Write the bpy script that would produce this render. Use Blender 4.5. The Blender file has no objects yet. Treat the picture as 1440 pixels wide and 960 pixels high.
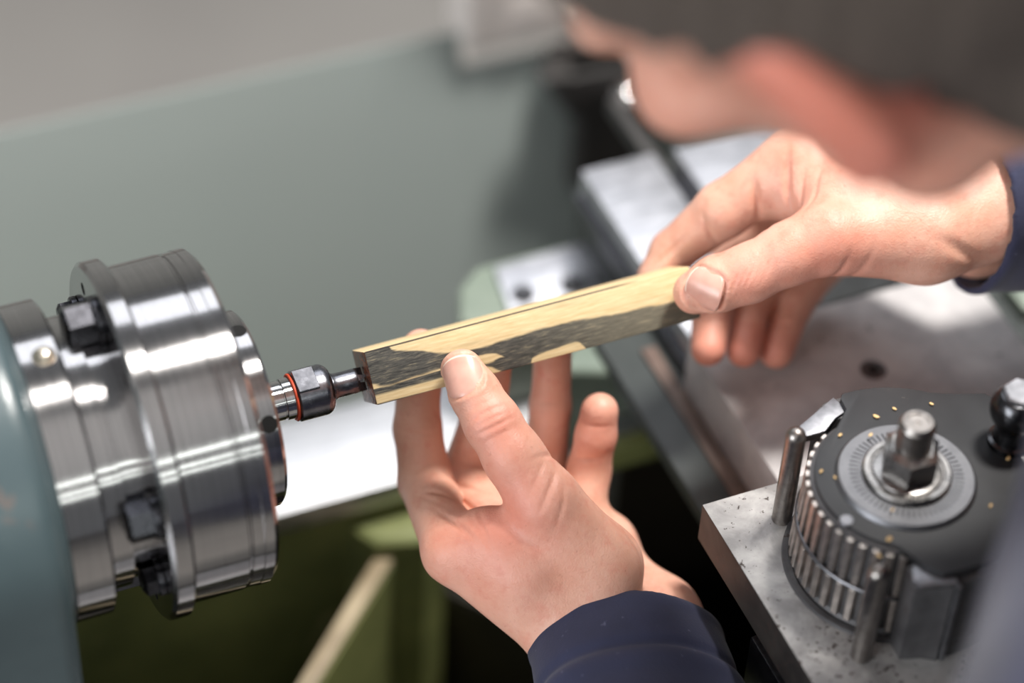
import bpy, bmesh, math, random
import numpy as np
from mathutils import Vector, Matrix

random.seed(7)
scene = bpy.context.scene
COL = scene.collection
S = 0.001            # the scene is written in millimetres, spindle axis = X axis
AXIS_Z = 1.1         # height of the spindle axis above the floor (m)

def W(p):
    return Vector((p[0] * S, p[1] * S, p[2] * S + AXIS_Z))

# ------------------------------------------------------------------ camera
cam_data = bpy.data.cameras.new('camera')
cam = bpy.data.objects.new('camera', cam_data)
COL.objects.link(cam)
CR, CU, CF = (Vector(v) for v in [(0.92315, -0.38253, 0.03815), (0.2432, 0.65799, 0.71267), (0.29772, 0.64863, -0.70046)])
CAM_POS = (-200.56, -562.99, 606.92)
m = Matrix.Identity(4)
for i in range(3):
    m[i][0], m[i][1], m[i][2] = CR[i], CU[i], -CF[i]
m.translation = W(CAM_POS)
cam.matrix_world = m
cam_data.sensor_width = 36.0
cam_data.lens = 85.0
cam_data.clip_start = 0.02
cam_data.dof.use_dof = True
cam_data.dof.focus_distance = 0.838
cam_data.dof.aperture_fstop = 2.9
scene.camera = cam

# ------------------------------------------------------------------ world, lights, exposure
world = bpy.data.worlds.new('workshop_air')
scene.world = world
world.use_nodes = True
world.node_tree.nodes['Background'].inputs[0].default_value = (0.92, 0.96, 1.0, 1)
world.node_tree.nodes['Background'].inputs[1].default_value = 0.22

def area(name, loc, target, sx, sy, power, color=(1, 1, 1)):
    l = bpy.data.lights.new(name, 'AREA')
    l.shape = 'RECTANGLE'; l.size = sx; l.size_y = sy
    l.energy = power; l.color = color
    o = bpy.data.objects.new(name, l); COL.objects.link(o)
    o.location = W(loc)
    d = W(target) - W(loc)
    o.rotation_euler = d.to_track_quat('-Z', 'Y').to_euler()
    return o
# ceiling lamp over the machine: the hard key light on the hands
area('lamp_over_lathe', (680, 130, 1880), (60, 0, 0), 0.34, 0.34, 72, (1.0, 0.97, 0.92))
# added soft fill for head and hands from the operator's side, no real panel
area('operator_fill', (-700, -1500, 1900), (100, -100, 100), 3.0, 3.0, 17, (1.0, 0.97, 0.93))
# skylight strip behind the lathe, mirrored by the upward facing steel
area('skylight', (360, 1500, 1850), (0, 0, 0), 2.0, 0.8, 14, (0.90, 0.94, 1.0))
# fluorescent tubes on the operator's side of the shop
for y, z in ((-2600, 1500), (-3500, 1420), (-4700, 1500)):
    area('tube_lamp', (700, y, z), (200, 0, 0), 2.6, 0.10, 5, (0.93, 1.0, 0.95))
area('shop_window', (-2600, -900, 700), (0, 0, 0), 1.6, 1.2, 66, (0.92, 0.96, 1.0))

vs = scene.view_settings
vs.view_transform = 'Standard'
vs.look = 'None'
vs.exposure = 0.0
vs.gamma = 1.0
vs.use_curve_mapping = False
scene.display_settings.display_device = 'sRGB'

# ------------------------------------------------------------------ materials
def srgb(r, g, b):
    f = lambda c: (c / 255 / 12.92) if c / 255 <= 0.04045 else ((c / 255 + 0.055) / 1.055) ** 2.4
    return (f(r), f(g), f(b), 1)

class NT:
    def __init__(s, name):
        s.m = bpy.data.materials.new(name); s.m.use_nodes = True
        s.t = s.m.node_tree; s.b = s.t.nodes['Principled BSDF']
    def n(s, kind, **kw):
        x = s.t.nodes.new('ShaderNode' + kind)
        for k, v in kw.items():
            if k.startswith('i_'):
                x.inputs[k[2:].replace('_', ' ')].default_value = v
            else:
                setattr(x, k, v)
        return x
    def l(s, a, b): s.t.links.new(a, b)
    def coord(s, scale=(1, 1, 1), kind='Object'):
        tc = s.n('TexCoord'); mp = s.n('Mapping'); s.l(tc.outputs[kind], mp.inputs[0])
        mp.inputs['Scale'].default_value = scale
        return mp.outputs[0]
    def ramp(s, fac, stops):
        r = s.n('ValToRGB'); s.l(fac, r.inputs[0])
        e = r.color_ramp.elements
        while len(e) < len(stops): e.new(0.5)
        for k, (p, c) in enumerate(stops):
            e[k].position = p; e[k].color = c
        return r.outputs[0]
    def noise(s, co, scale, detail=3, rough=0.5, dist=0.0):
        x = s.n('TexNoise'); s.l(co, x.inputs['Vector'])
        x.inputs['Scale'].default_value = scale; x.inputs['Detail'].default_value = detail
        x.inputs['Roughness'].default_value = rough; x.inputs['Distortion'].default_value = dist
        return x.outputs[0]
    def mix(s, fac, a, b, blend='MIX'):
        x = s.n('MixRGB', blend_type=blend)
        for i, v in ((0, fac), (1, a), (2, b)):
            if isinstance(v, bpy.types.NodeSocket): s.l(v, x.inputs[i])
            else: x.inputs[i].default_value = v
        return x.outputs[0]
    def math(s, op, a, b=0.0, c=None):
        x = s.n('Math', operation=op)
        for i, v in ((0, a), (1, b), (2, c)):
            if v is None: continue
            if isinstance(v, bpy.types.NodeSocket): s.l(v, x.inputs[i])
            else: x.inputs[i].default_value = v
        return x.outputs[0]
    def bump(s, h, strength, dist):
        x = s.n('Bump'); s.l(h, x.inputs['Height'])
        x.inputs['Strength'].default_value = strength; x.inputs['Distance'].default_value = dist
        s.l(x.outputs[0], s.b.inputs['Normal'])
        return x
    def set(s, **kw):
        for k, v in kw.items():
            i = s.b.inputs[k.replace('_', ' ')]
            if isinstance(v, bpy.types.NodeSocket): s.l(v, i)
            else: i.default_value = v
        return s

def painted(name, c1, c2, rough=0.4, scale=9, bump=0.15, worn=None):
    t = NT(name); co = t.coord()
    f = t.noise(co, scale, 4, 0.6)
    c = t.ramp(f, [(0.35, c1), (0.68, c2)])
    if worn:
        g = t.noise(co, scale * 1.7, 5, 0.65, 0.4)
        k = t.ramp(g, [(0.62, (0, 0, 0, 1)), (0.70, (1, 1, 1, 1))])
        c = t.mix(k, c, worn)
    t.set(Base_Color=c, Roughness=rough)
    t.bump(t.noise(co, scale * 12, 3), bump, 0.0006)
    return t.m

def steel(name, col, rough=0.22, brush=(1, 1, 1), scale=300, spots=None, rv=0.12, bump=0.0):
    t = NT(name); co = t.coord(brush)
    f = t.noise(co, scale, 2, 0.6)
    g = t.noise(t.coord(), 60, 4, 0.6)
    k = t.mix(0.5, f, g)
    r = t.n('MapRange'); t.l(k, r.inputs[0])
    r.inputs[1].default_value = 0.3; r.inputs[2].default_value = 0.7
    r.inputs[3].default_value = max(0.03, rough - rv); r.inputs[4].default_value = rough + rv
    dark = tuple(x * 0.72 for x in col[:3]) + (1,)
    c = t.ramp(f, [(0.3, dark), (0.65, col)])
    if spots:
        h = t.noise(t.coord(), spots[0], 3, 0.7)
        kk = t.ramp(h, [(spots[1], (0, 0, 0, 1)), (spots[1] + 0.05, (1, 1, 1, 1))])
        c = t.mix(kk, c, spots[2])
    t.set(Base_Color=c, Roughness=r.outputs[0], Metallic=1.0)
    if bump: t.bump(f, bump, 0.0002)
    return t.m

M = {}
M['turned'] = steel('turned_steel', (0.60, 0.59, 0.60, 1), 0.20, (9, 1, 1), 160, rv=0.07, bump=0.05)
M['turned_dark'] = steel('turned_dark_steel', (0.40, 0.39, 0.39, 1), 0.30, (9, 1, 1), 160, rv=0.08)
M['black_oxide'] = steel('black_oxide_steel', (0.075, 0.075, 0.085, 1), 0.28, rv=0.06)
M['gun_blue'] = steel('blued_steel', (0.24, 0.24, 0.265, 1), 0.26, rv=0.05)
M['bright'] = steel('bright_steel', (0.72, 0.72, 0.73, 1), 0.16, (9, 1, 1), 300, rv=0.05)
M['ground'] = steel('ground_steel', (0.66, 0.66, 0.70, 1), 0.42, (1, 6, 1), 90, rv=0.08)
M['pin'] = steel('pin_steel', (0.36, 0.33, 0.31, 1), 0.34, rv=0.08)
M['tooth'] = steel('worn_tooth_steel', (0.62, 0.56, 0.52, 1), 0.38, rv=0.08)
M['nut'] = steel('nut_steel', (0.34, 0.325, 0.315, 1), 0.30, rv=0.08)
M['satin'] = steel('satin_dial_steel', (0.30, 0.30, 0.32, 1), 0.42, rv=0.05)
M['way'] = steel('bed_way_steel', (0.62, 0.62, 0.64, 1), 0.45, (1, 12, 1), 50, rv=0.06)
M['cap'] = steel('dark_cap_steel', (0.15, 0.15, 0.16, 1), 0.35, rv=0.08)

def turned(name, col, rough=0.17, aniso=0.9):
    m_ = steel(name, col, rough, (30, 0.12, 0.12), 130, rv=0.04)
    nt = m_.node_tree; b_ = nt.nodes['Principled BSDF']
    b_.inputs['Anisotropic'].default_value = aniso; b_.inputs['Anisotropic Rotation'].default_value = 0.25
    tg = nt.nodes.new('ShaderNodeTangent'); tg.direction_type = 'RADIAL'; tg.axis = 'X'
    nt.links.new(tg.outputs[0], b_.inputs['Tangent'])
    return m_
M['turned'] = turned('turned_steel', (0.44, 0.425, 0.425, 1))
M['bright'] = turned('bright_steel', (0.62, 0.61, 0.61, 1), 0.16)

def scraped(name, base, dark, rough, metal, fs, bump=0.2, pits=(420, 0.64), pitcol=(0.05, 0.035, 0.03, 1)):
    t = NT(name); co = t.coord()
    f = t.noise(co, fs, 5, 0.62, 0.3)
    c = t.ramp(f, [(0.36, dark), (0.62, base)])
    p = t.noise(co, pits[0], 3, 0.7)
    region = t.noise(co, 38, 2)
    q = t.math('MULTIPLY', p, t.math('ADD', t.math('MULTIPLY', region, 0.8), 0.6))
    k = t.ramp(q, [(pits[1], (0, 0, 0, 1)), (pits[1] + 0.04, (1, 1, 1, 1))])
    c = t.mix(k, c, pitcol)
    t.set(Base_Color=c, Roughness=rough, Metallic=metal)
    t.bump(f, bump, 0.0003)
    return t.m
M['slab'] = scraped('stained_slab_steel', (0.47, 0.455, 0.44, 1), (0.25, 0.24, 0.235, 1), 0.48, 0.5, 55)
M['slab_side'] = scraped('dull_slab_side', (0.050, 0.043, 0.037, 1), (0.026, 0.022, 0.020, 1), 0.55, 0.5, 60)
M['plate'] = scraped('mottled_plate_steel', (0.56, 0.535, 0.53, 1), (0.40, 0.38, 0.385, 1), 0.60, 0.25, 46, 0.1, (200, 0.70), (0.25, 0.23, 0.23, 1))
M['toolbody'] = scraped('phosphated_holder', (0.10, 0.097, 0.10, 1), (0.065, 0.062, 0.065, 1), 0.45, 0.35, 80, 0.1)
M['blackplate'] = scraped('black_cam_plate', (0.028, 0.028, 0.030, 1), (0.020, 0.020, 0.022, 1), 0.42, 0.2, 50, 0.1, (700, 0.74), (0.10, 0.09, 0.08, 1))
M['knob'] = steel('black_knob', (0.085, 0.085, 0.09, 1), 0.24, rv=0.04)
M['headstock'] = painted('blue_green_enamel', srgb(62, 76, 81), srgb(78, 92, 95), 0.30, 11, 0.25, srgb(128, 98, 84))
M['olive'] = painted('olive_casting_paint', srgb(98, 104, 62), srgb(136, 140, 86), 0.5, 14, 0.4, srgb(176, 168, 124))
M['wornrib'] = painted('worn_rib_edge', srgb(122, 106, 82), srgb(168, 152, 124), 0.5, 22, 0.3)
M['palegreen'] = painted('pale_green_paint', srgb(112, 124, 112), srgb(142, 152, 138), 0.42, 16, 0.3, srgb(160, 164, 160))
M['darkgreen'] = painted('dark_green_paint', srgb(58, 76, 72), srgb(74, 92, 86), 0.45, 14, 0.3)
M['saddle'] = painted('oily_grey_casting', srgb(50, 54, 53), srgb(66, 70, 68), 0.42, 24, 0.3)
M['rusty'] = painted('rust_brown_edge', srgb(96, 78, 70), srgb(124, 104, 94), 0.5, 40, 0.3)
M['sludge_and_shade'] = painted('oily_tray_and_wall_shade', srgb(24, 23, 20), srgb(48, 42, 32), 0.5, 8, 0.4)  # tray grime, and the shade coloured into bed walls and webs
M['guard'] = painted('grey_green_sheet', srgb(152, 160, 157), srgb(160, 166, 162), 0.34, 1.6, 0.05)
M['beige'] = painted('beige_grey_enamel', srgb(222, 212, 206), srgb(230, 222, 216), 0.4, 5, 0.1)
M['brown'] = painted('brown_grey_cover', srgb(160, 146, 138), srgb(172, 158, 150), 0.45, 6, 0.1)
M['darkrub'] = painted('dark_bracket_paint', srgb(44, 42, 42), srgb(60, 56, 54), 0.5, 9, 0.1)
M['floor'] = painted('brown_grey_concrete', srgb(150, 145, 141), srgb(164, 159, 154), 0.6, 2.2, 0.2)
M['wall'] = painted('pale_plaster', srgb(190, 190, 186), srgb(200, 200, 196), 0.8, 3, 0.1)
M['oring'] = painted('orange_rubber', srgb(168, 54, 26), srgb(190, 70, 36), 0.5, 60, 0.05)
M['hole'] = painted('hole_dark', srgb(6, 6, 6), srgb(10, 10, 10), 0.9, 50, 0.05)
M['brass'] = steel('oiler_brass', (0.90, 0.80, 0.66, 1), 0.3, rv=0.05)
M['chip'] = painted('wood_chip', srgb(206, 168, 112), srgb(226, 194, 142), 0.6, 300, 0.1)

def cloth(name, c1, c2, scale=900):
    t = NT(name); co = t.coord()
    f = t.noise(co, 26, 4, 0.6)
    w = t.noise(co, scale, 2, 0.7)
    c = t.ramp(f, [(0.3, c1), (0.7, c2)])
    lint = t.noise(co, 240, 2, 0.5)
    k = t.ramp(lint, [(0.70, (0, 0, 0, 1)), (0.76, (0.5, 0.5, 0.5, 1))])
    c = t.mix(k, c, srgb(110, 112, 136))
    t.set(Base_Color=c, Roughness=0.85)
    t.b.inputs['Sheen Weight'].default_value = 0.12
    t.bump(w, 0.35, 0.0004)
    return t.m
M['navy'] = cloth('navy_work_cloth', srgb(32, 34, 56), srgb(43, 46, 74))
M['trouser'] = cloth('dark_work_trousers', srgb(40, 42, 52), srgb(50, 52, 62))
M['leather'] = painted('black_leather', srgb(28, 26, 25), srgb(38, 35, 33), 0.5, 30, 0.2)

def skin_mat():
    t = NT('skin'); co = t.coord()
    a = t.n('Attribute', attribute_name='blood')
    f = t.noise(co, 55, 5, 0.6)
    c = t.ramp(f, [(0.3, srgb(210, 158, 134)), (0.7, srgb(227, 183, 162))])
    c = t.mix(t.math('MULTIPLY', a.outputs['Fac'], 0.62), c, srgb(216, 104, 86))
    mot = t.ramp(t.noise(co, 150, 4, 0.65), [(0.50, (0, 0, 0, 1)), (0.72, (0.42, 0.42, 0.42, 1))])
    c = t.mix(mot, c, srgb(204, 122, 102))
    fr = t.noise(co, 520, 2, 0.5)
    k = t.ramp(fr, [(0.68, (0, 0, 0, 1)), (0.78, (0.35, 0.35, 0.35, 1))])
    c = t.mix(k, c, srgb(170, 104, 84))
    t.set(Base_Color=c, Roughness=0.48)
    t.b.inputs['Subsurface Weight'].default_value = 0.12
    t.b.inputs['Subsurface Radius'].default_value = (1.0, 0.35, 0.2)
    t.b.inputs['Subsurface Scale'].default_value = 0.004
    t.b.inputs['Specular IOR Level'].default_value = 0.45
    v = t.n('TexVoronoi', feature='DISTANCE_TO_EDGE'); t.l(co, v.inputs['Vector']); v.inputs['Scale'].default_value = 850
    w = t.noise(co, 380, 4, 0.65, 0.6)
    h = t.math('ADD', t.math('MULTIPLY', v.outputs['Distance'], 0.5), w)
    t.bump(h, 0.36, 0.0006)
    return t.m
M['skin'] = skin_mat()
t = NT('finger_nail'); co = t.coord()
c = t.ramp(t.noise(co, 120, 3), [(0.3, srgb(204, 150, 134)), (0.7, srgb(218, 172, 156))])
t.set(Base_Color=c, Roughness=0.30); t.b.inputs['Subsurface Weight'].default_value = 0.1
t.b.inputs['Subsurface Scale'].default_value = 0.002
M['nail'] = t.m
t = NT('nail_edge'); t.set(Base_Color=srgb(232, 208, 190), Roughness=0.4); M['nailtip'] = t.m
t = NT('eye_white'); t.set(Base_Color=srgb(230, 226, 220), Roughness=0.15); M['eye'] = t.m
t = NT('eye_iris'); t.set(Base_Color=srgb(70, 90, 100), Roughness=0.15); M['iris'] = t.m
t = NT('short_hair'); co = t.coord((1, 1, 3))
f = t.noise(co, 420, 4, 0.7)
c = t.ramp(f, [(0.3, srgb(78, 68, 61)), (0.7, srgb(124, 110, 100))])
t.set(Base_Color=c, Roughness=0.75); t.bump(f, 1.0, 0.003); M['hair'] = t.m

# ------------------------------------------------------------------ mesh building
def basis(d):
    d = Vector(d).normalized()
    a = Vector((0, 0, 1)) if abs(d.z) < 0.9 else Vector((0, 1, 0))
    u = d.cross(a).normalized(); v = d.cross(u).normalized()
    return d, u, v

class MB:
    """collects shapes (world millimetres) that become ONE mesh object"""
    def __init__(s): s.bm = bmesh.new()
    def _take(s, verts, bev, seg=2, edges=None):
        if bev:
            vs_ = set(verts)
            es = edges or [e for e in s.bm.edges if e.verts[0] in vs_ and e.verts[1] in vs_]
            bmesh.ops.bevel(s.bm, geom=es, offset=bev, segments=seg, affect='EDGES', profile=0.6, clamp_overlap=True)
        return s
    def box(s, a, b, bev=0.0, seg=2):
        v = [s.bm.verts.new((x, y, z)) for x in (a[0], b[0]) for y in (a[1], b[1]) for z in (a[2], b[2])]
        for f in ((0, 1, 3, 2), (4, 6, 7, 5), (0, 4, 5, 1), (2, 3, 7, 6), (0, 2, 6, 4), (1, 5, 7, 3)):
            s.bm.faces.new([v[i] for i in f])
        return s._take(v, bev, seg)
    def prism(s, pts, axis, a, b, bev=0.0, seg=2):
        """pts: 2D outline in the two other axes (x:(y,z), y:(x,z), z:(x,y)), from a to b along axis"""
        def P(q, h):
            return {'x': (h, q[0], q[1]), 'y': (q[0], h, q[1]), 'z': (q[0], q[1], h)}[axis]
        lo = [s.bm.verts.new(P(q, a)) for q in pts]; hi = [s.bm.verts.new(P(q, b)) for q in pts]
        n = len(pts); fs = []
        fs.append(s.bm.faces.new(lo[::-1])); fs.append(s.bm.faces.new(hi))
        for i in range(n):
            fs.append(s.bm.faces.new((lo[i], lo[(i + 1) % n], hi[(i + 1) % n], hi[i])))
        bmesh.ops.recalc_face_normals(s.bm, faces=fs)
        if bev:
            es = [e for e in s.bm.edges if (e.verts[0] in lo and e.verts[1] in lo) or (e.verts[0] in hi and e.verts[1] in hi)]
            s._take(lo + hi, bev, seg, es)
        return s
    def lathe(s, prof, o=(0, 0, 0), d=(1, 0, 0), seg=96, closed=False):
        """prof: (distance along d, radius)"""
        d, u, v = basis(d); o = Vector(o)
        rings = []
        for h, r in prof:
            if r < 1e-6: rings.append([s.bm.verts.new(o + d * h)])
            else:
                rings.append([s.bm.verts.new(o + d * h + u * r * math.cos(2 * math.pi * k / seg) + v * r * math.sin(2 * math.pi * k / seg)) for k in range(seg)])
        fs = []
        pairs = list(zip(rings, rings[1:]))
        if closed: pairs.append((rings[-1], rings[0]))
        for A, B in pairs:
            for k in range(seg):
                k2 = (k + 1) % seg
                if len(A) == 1 and len(B) == 1: continue
                if len(A) == 1: fs.append(s.bm.faces.new((A[0], B[k], B[k2])))
                elif len(B) == 1: fs.append(s.bm.faces.new((A[k], A[k2], B[0])))
                else: fs.append(s.bm.faces.new((A[k], A[k2], B[k2], B[k])))
        bmesh.ops.recalc_face_normals(s.bm, faces=fs)
        return s
    def cyl(s, a, b, r, seg=32, ch=0.0, r2=None):
        a = Vector(a); b = Vector(b); L = (b - a).length; r2 = r if r2 is None else r2
        if ch: prof = [(0, 0), (0, r - ch), (ch, r), (L - ch, r2), (L, r2 - ch), (L, 0)]
        else: prof = [(0, 0), (0, r), (L, r2), (L, 0)]
        return s.lathe(prof, a, b - a, seg)
    def hexa(s, a, b, r, ch=0.8, rot=0.0, ref=None):
        """hexagonal head from a to b, r = half the width across flats"""
        a = Vector(a); b = Vector(b); d, u, v = basis(b - a); L = (b - a).length; R = r / math.cos(math.pi / 6)
        rings = []
        for h, q in ((0, R - ch * 0.3), (ch * 0.3, R), (L - ch, R), (L, R - ch * 1.6)):
            rings.append([s.bm.verts.new(a + d * h + u * q * math.cos(rot + k * math.pi / 3) + v * q * math.sin(rot + k * math.pi / 3)) for k in range(6)])
        fs = [s.bm.faces.new(rings[0]), s.bm.faces.new(rings[-1])]
        for A, B in zip(rings, rings[1:]):
            for k in range(6): fs.append(s.bm.faces.new((A[k], A[(k + 1) % 6], B[(k + 1) % 6], B[k])))
        bmesh.ops.recalc_face_normals(s.bm, faces=fs)
        return s
    def ball(s, c, r, sc=(1, 1, 1), u=32, v=20):
        mat = Matrix.Translation(Vector(c)) @ Matrix.Diagonal((*sc, 1))
        bmesh.ops.create_uvsphere(s.bm, u_segments=u, v_segments=v, radius=r, matrix=mat)
        return s
    def tube(s, pts, r, seg=12):
        pts = [Vector(p) for p in pts]; rings = []
        for i, p in enumerate(pts):
            d = (pts[min(i + 1, len(pts) - 1)] - pts[max(i - 1, 0)])
            _, u, v = basis(d)
            rr = r[i] if isinstance(r, (list, tuple)) else r
            rings.append([s.bm.verts.new(p + u * rr * math.cos(2 * math.pi * k / seg) + v * rr * math.sin(2 * math.pi * k / seg)) for k in range(seg)])
        fs = [s.bm.faces.new(rings[0]), s.bm.faces.new(rings[-1])]
        for A, B in zip(rings, rings[1:]):
            for k in range(seg): fs.append(s.bm.faces.new((A[k], A[(k + 1) % seg], B[(k + 1) % seg], B[k])))
        bmesh.ops.recalc_face_normals(s.bm, faces=fs)
        return s
    def build(s, name, mat, parent=None, base=None, sharp=35):
        org = parent_origin(parent) if parent else W(base if base else (0, 0, 0))
        for v in s.bm.verts: v.co = W(v.co) - org
        me = bpy.data.meshes.new(name)
        s.bm.to_mesh(me); s.bm.free()
        return link(name, me, mat, parent, org, sharp)

ORG = {}
def parent_origin(p): return ORG[p.name]
def link(name, me, mat, parent, org, sharp=35):
    for p in me.polygons: p.use_smooth = True
    if sharp: me.set_sharp_from_angle(angle=math.radians(sharp))
    if isinstance(mat, (list, tuple)):
        for x in mat: me.materials.append(x)
    else: me.materials.append(mat)
    o = bpy.data.objects.new(name, me); COL.objects.link(o)
    if parent: o.parent = parent
    else: o.location = org
    ORG[o.name] = org.copy()
    return o
def thing(name, label, cat, base, group=None):
    o = bpy.data.objects.new(name, None); COL.objects.link(o)
    o.empty_display_size = 0.02
    o.location = W(base); ORG[o.name] = W(base)
    return tag(o, label, cat, group)
def tag(o, label, cat, group=None):
    o['label'] = label; o['category'] = cat
    if group: o['group'] = group
    return o
def struct(o):
    o['kind'] = 'structure'; return o

# ------------------------------------------------------------------ the workshop
o = MB().box((-4000, -6000, -1140), (4000, 3200, -1100)).build('floor', M['floor'], None, (0, 0, -1100)); struct(o)
o = MB().box((-4000, 3200, -1100), (4000, 3300, 1950)).build('wall_back', M['wall'], None, (0, 3200, -1100)); struct(o)

# ------------------------------------------------------------------ lathe bed and stand
bed = thing('lathe_bed', 'olive green lathe bed casting with bright steel ways under the spindle', 'lathe bed', (300, 0, -1100))
MB().box((-420, 77, -163), (1000, 127, -150), 1.5).build('way', M['way'], bed)
MB().box((-420, -127, -163), (1000, -77, -150), 1.5).build('way', M['way'], bed)
b = MB()
b.box((-420, 80, -420), (64, 125, -163)).build('rear_wall', M['olive'], bed)
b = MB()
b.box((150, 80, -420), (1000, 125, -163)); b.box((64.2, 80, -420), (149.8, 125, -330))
b.build('painted_shade_wall', M['sludge_and_shade'], bed)  # near-black colour puts the shade under the carriage into this wall
MB().box((-420, -125, -420), (1000, -80, -163)).build('front_wall', M['olive'], bed)
# diagonal webs between the two walls
def web(x0, y0, x1, y1, zt, mat='olive'):
    d = Vector((x1 - x0, y1 - y0, 0)).normalized(); n = Vector((-d.y, d.x, 0)) * 4.3
    q = [(x0 + n.x, y0 + n.y), (x1 + n.x, y1 + n.y), (x1 - n.x, y1 - n.y), (x0 - n.x, y0 - n.y)]
    w = MB().prism(q, 'z', -400, zt - 3).build('web', M[mat], bed)
    n2 = n * 0.9
    q = [(x0 + n2.x, y0 + n2.y), (x1 + n2.x, y1 + n2.y), (x1 - n2.x, y1 - n2.y), (x0 - n2.x, y0 - n2.y)]
    MB().prism(q, 'z', zt - 3.5, zt, 1.5).build('web_edge', M['wornrib'] if mat == 'olive' else M['sludge_and_shade'], w)
web(50, 82, -114, -80, -182)
web(-278, 82, -114, -80, -182)
web(330, 82, 196, -80, -196, 'sludge_and_shade'); web(196, -80, 66, 82, -230, 'sludge_and_shade')  # these webs carry the same painted-in shade as the wall
MB().prism([(22, 80), (66, 80), (62, 66), (50, 60), (30, 66)], 'z', -400, -172, 5, 3).build('corner_boss', M['olive'], bed)
MB().box((-600, -280, -440), (1200, 340, -426), 2).build('chip_tray', M['sludge_and_shade'], bed)
for x in (-350, 750):
    MB().box((x - 170, -220, -1100), (x + 170, 240, -440), 6).build('pedestal', M['olive'], bed)

# splash guard behind the lathe
sg = MB().prism([(252, -425), (330, -128), (331.2, -128), (253.4, -425)], 'x', -700, 171, 0.2, 1).prism([(252, -425), (325, -147), (326.2, -147), (253.4, -425)], 'x', 171, 330, 0.2, 1).build('splash_guard', M['guard'], None, (-200, 290, -440))
tag(sg, 'smooth grey green sheet metal splash guard sloping behind the chuck', 'splash guard')
MB().prism([(252.5, -423), (309, -210), (304, -210), (246, -423)], 'x', 236, 243).build('guard_stiffener', M['darkgreen'], sg)

# ------------------------------------------------------------------ headstock
hs = thing('headstock', 'blue green painted lathe headstock casting at the left edge', 'headstock', (-280, 0, -150))
prof = [(-66, -150), (-66, 0)] + [(66 * math.cos(a), 66 * math.sin(a)) for a in np.linspace(math.pi, 0, 25)][1:-1] + [(66, 0), (66, -150)]
MB().prism(prof, 'x', -460, -120, 7, 4).build('casting', M['headstock'], hs)
MB().lathe([(-124, 0), (-124, 58), (-119.5, 58), (-117.5, 55), (-117.5, 0)], seg=96).build('boss', M['headstock'], hs)
cap = MB().lathe([(-118, 40), (-118, 54.2), (-117.2, 55), (-104.8, 55), (-104, 54.2), (-104, 44), (-106, 40)], closed=True).build('bearing_cap', M['turned'], hs)
a = math.radians(96)
nrm = Vector((0, math.cos(a), math.sin(a))); c = Vector((-109.5, 0, 0)) + nrm * 55
MB().lathe([(-2, 3.9), (0.2, 3.9), (0.6, 3.4)] + [(0.5 + 2.4 * math.sin(t), 3.3 * math.cos(t)) for t in np.linspace(0, math.pi / 2, 8)][:-1] + [(2.9, 0)], c, nrm, 32).build('oiler', M['brass'], cap)
MB().cyl((-240, -64, 30), (-240, -86, 30), 22, 40, 3).build('lever_boss', M['headstock'], hs)

# ------------------------------------------------------------------ chuck on the spindle
ck = thing('lathe_chuck', 'large polished steel lathe chuck with bolted flange on the spindle', 'chuck', (-70, 0, -63))
MB().lathe([(-112, 0), (-112, 38), (-103, 38), (-103, 47.5), (-96, 47.5), (-95.5, 45.5), (-86, 45.5), (-86, 0)]).build('spindle_nose', M['turned'], ck)
MB().lathe([(-87, 0), (-87, 61.6), (-85.8, 63), (-80.2, 63), (-79.3, 62), (-78.8, 60), (-78.8, 0)], seg=128).build('flange', M['turned'], ck)
MB().lathe([(-79, 0), (-79, 59.4), (-60.2, 59.6), (-59.6, 58.7), (-58.9, 58.7), (-58.6, 59.3), (-54.8, 59.3), (-54.6, 59.6), (-51.2, 59.6), (-49.6, 58), (-49.3, 55), (-49.3, 0)], seg=128).build('chuck_body', M['turned'], ck)
nose = MB()
nose.lathe([(-50, 0), (-50, 35), (-39.6, 35), (-38.4, 33.8), (-38.4, 10), (-40, 7)], seg=96)
nose = nose.build('nose_ring', M['turned'], ck)
for k in range(6):
    a = math.radians(24 + 60 * k); n_ = Vector((0, math.cos(a), math.sin(a)))
    c = Vector((-42.4, 0, 0)) + n_ * 34.9
    MB().lathe([(0.0, 3.1), (0.22, 2.9), (0.22, 2.7), (0.18, 0)], c, n_, 24).build('spanner_hole', M['hole'], nose)
for a_deg, af, hd in ((78, 6.6, 12.2), (164, 6.2, 11.0), (254, 6.6, 12.2), (344, 6.6, 12.2), (203, 4.6, 7.0), (24, 4.6, 7.0), (293, 4.6, 7.0)):
    a = math.radians(a_deg)
    p = Vector((0, 50 * math.cos(a), 50 * math.sin(a)))
    bt = MB()
    bt.hexa(p + Vector((-87.3, 0, 0)), p + Vector((-87.3 - hd, 0, 0)), af, 1.2, a + 0.35)
    bt.cyl(p + Vector((-89.5, 0, 0)), p + Vector((-86.8, 0, 0)), af + 1.5, 32, 0.5)
    bt.build('hex_bolt', M['black_oxide'], ck)
for k in range(6):
    a = math.radians(52 + 60 * k); p = Vector((-87.1, 54 * math.cos(a), 54 * math.sin(a)))
    MB().cyl(p, p + Vector((0.4, 0, 0)), 2.2, 20).build('tapped_hole', M['hole'], ck)

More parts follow.
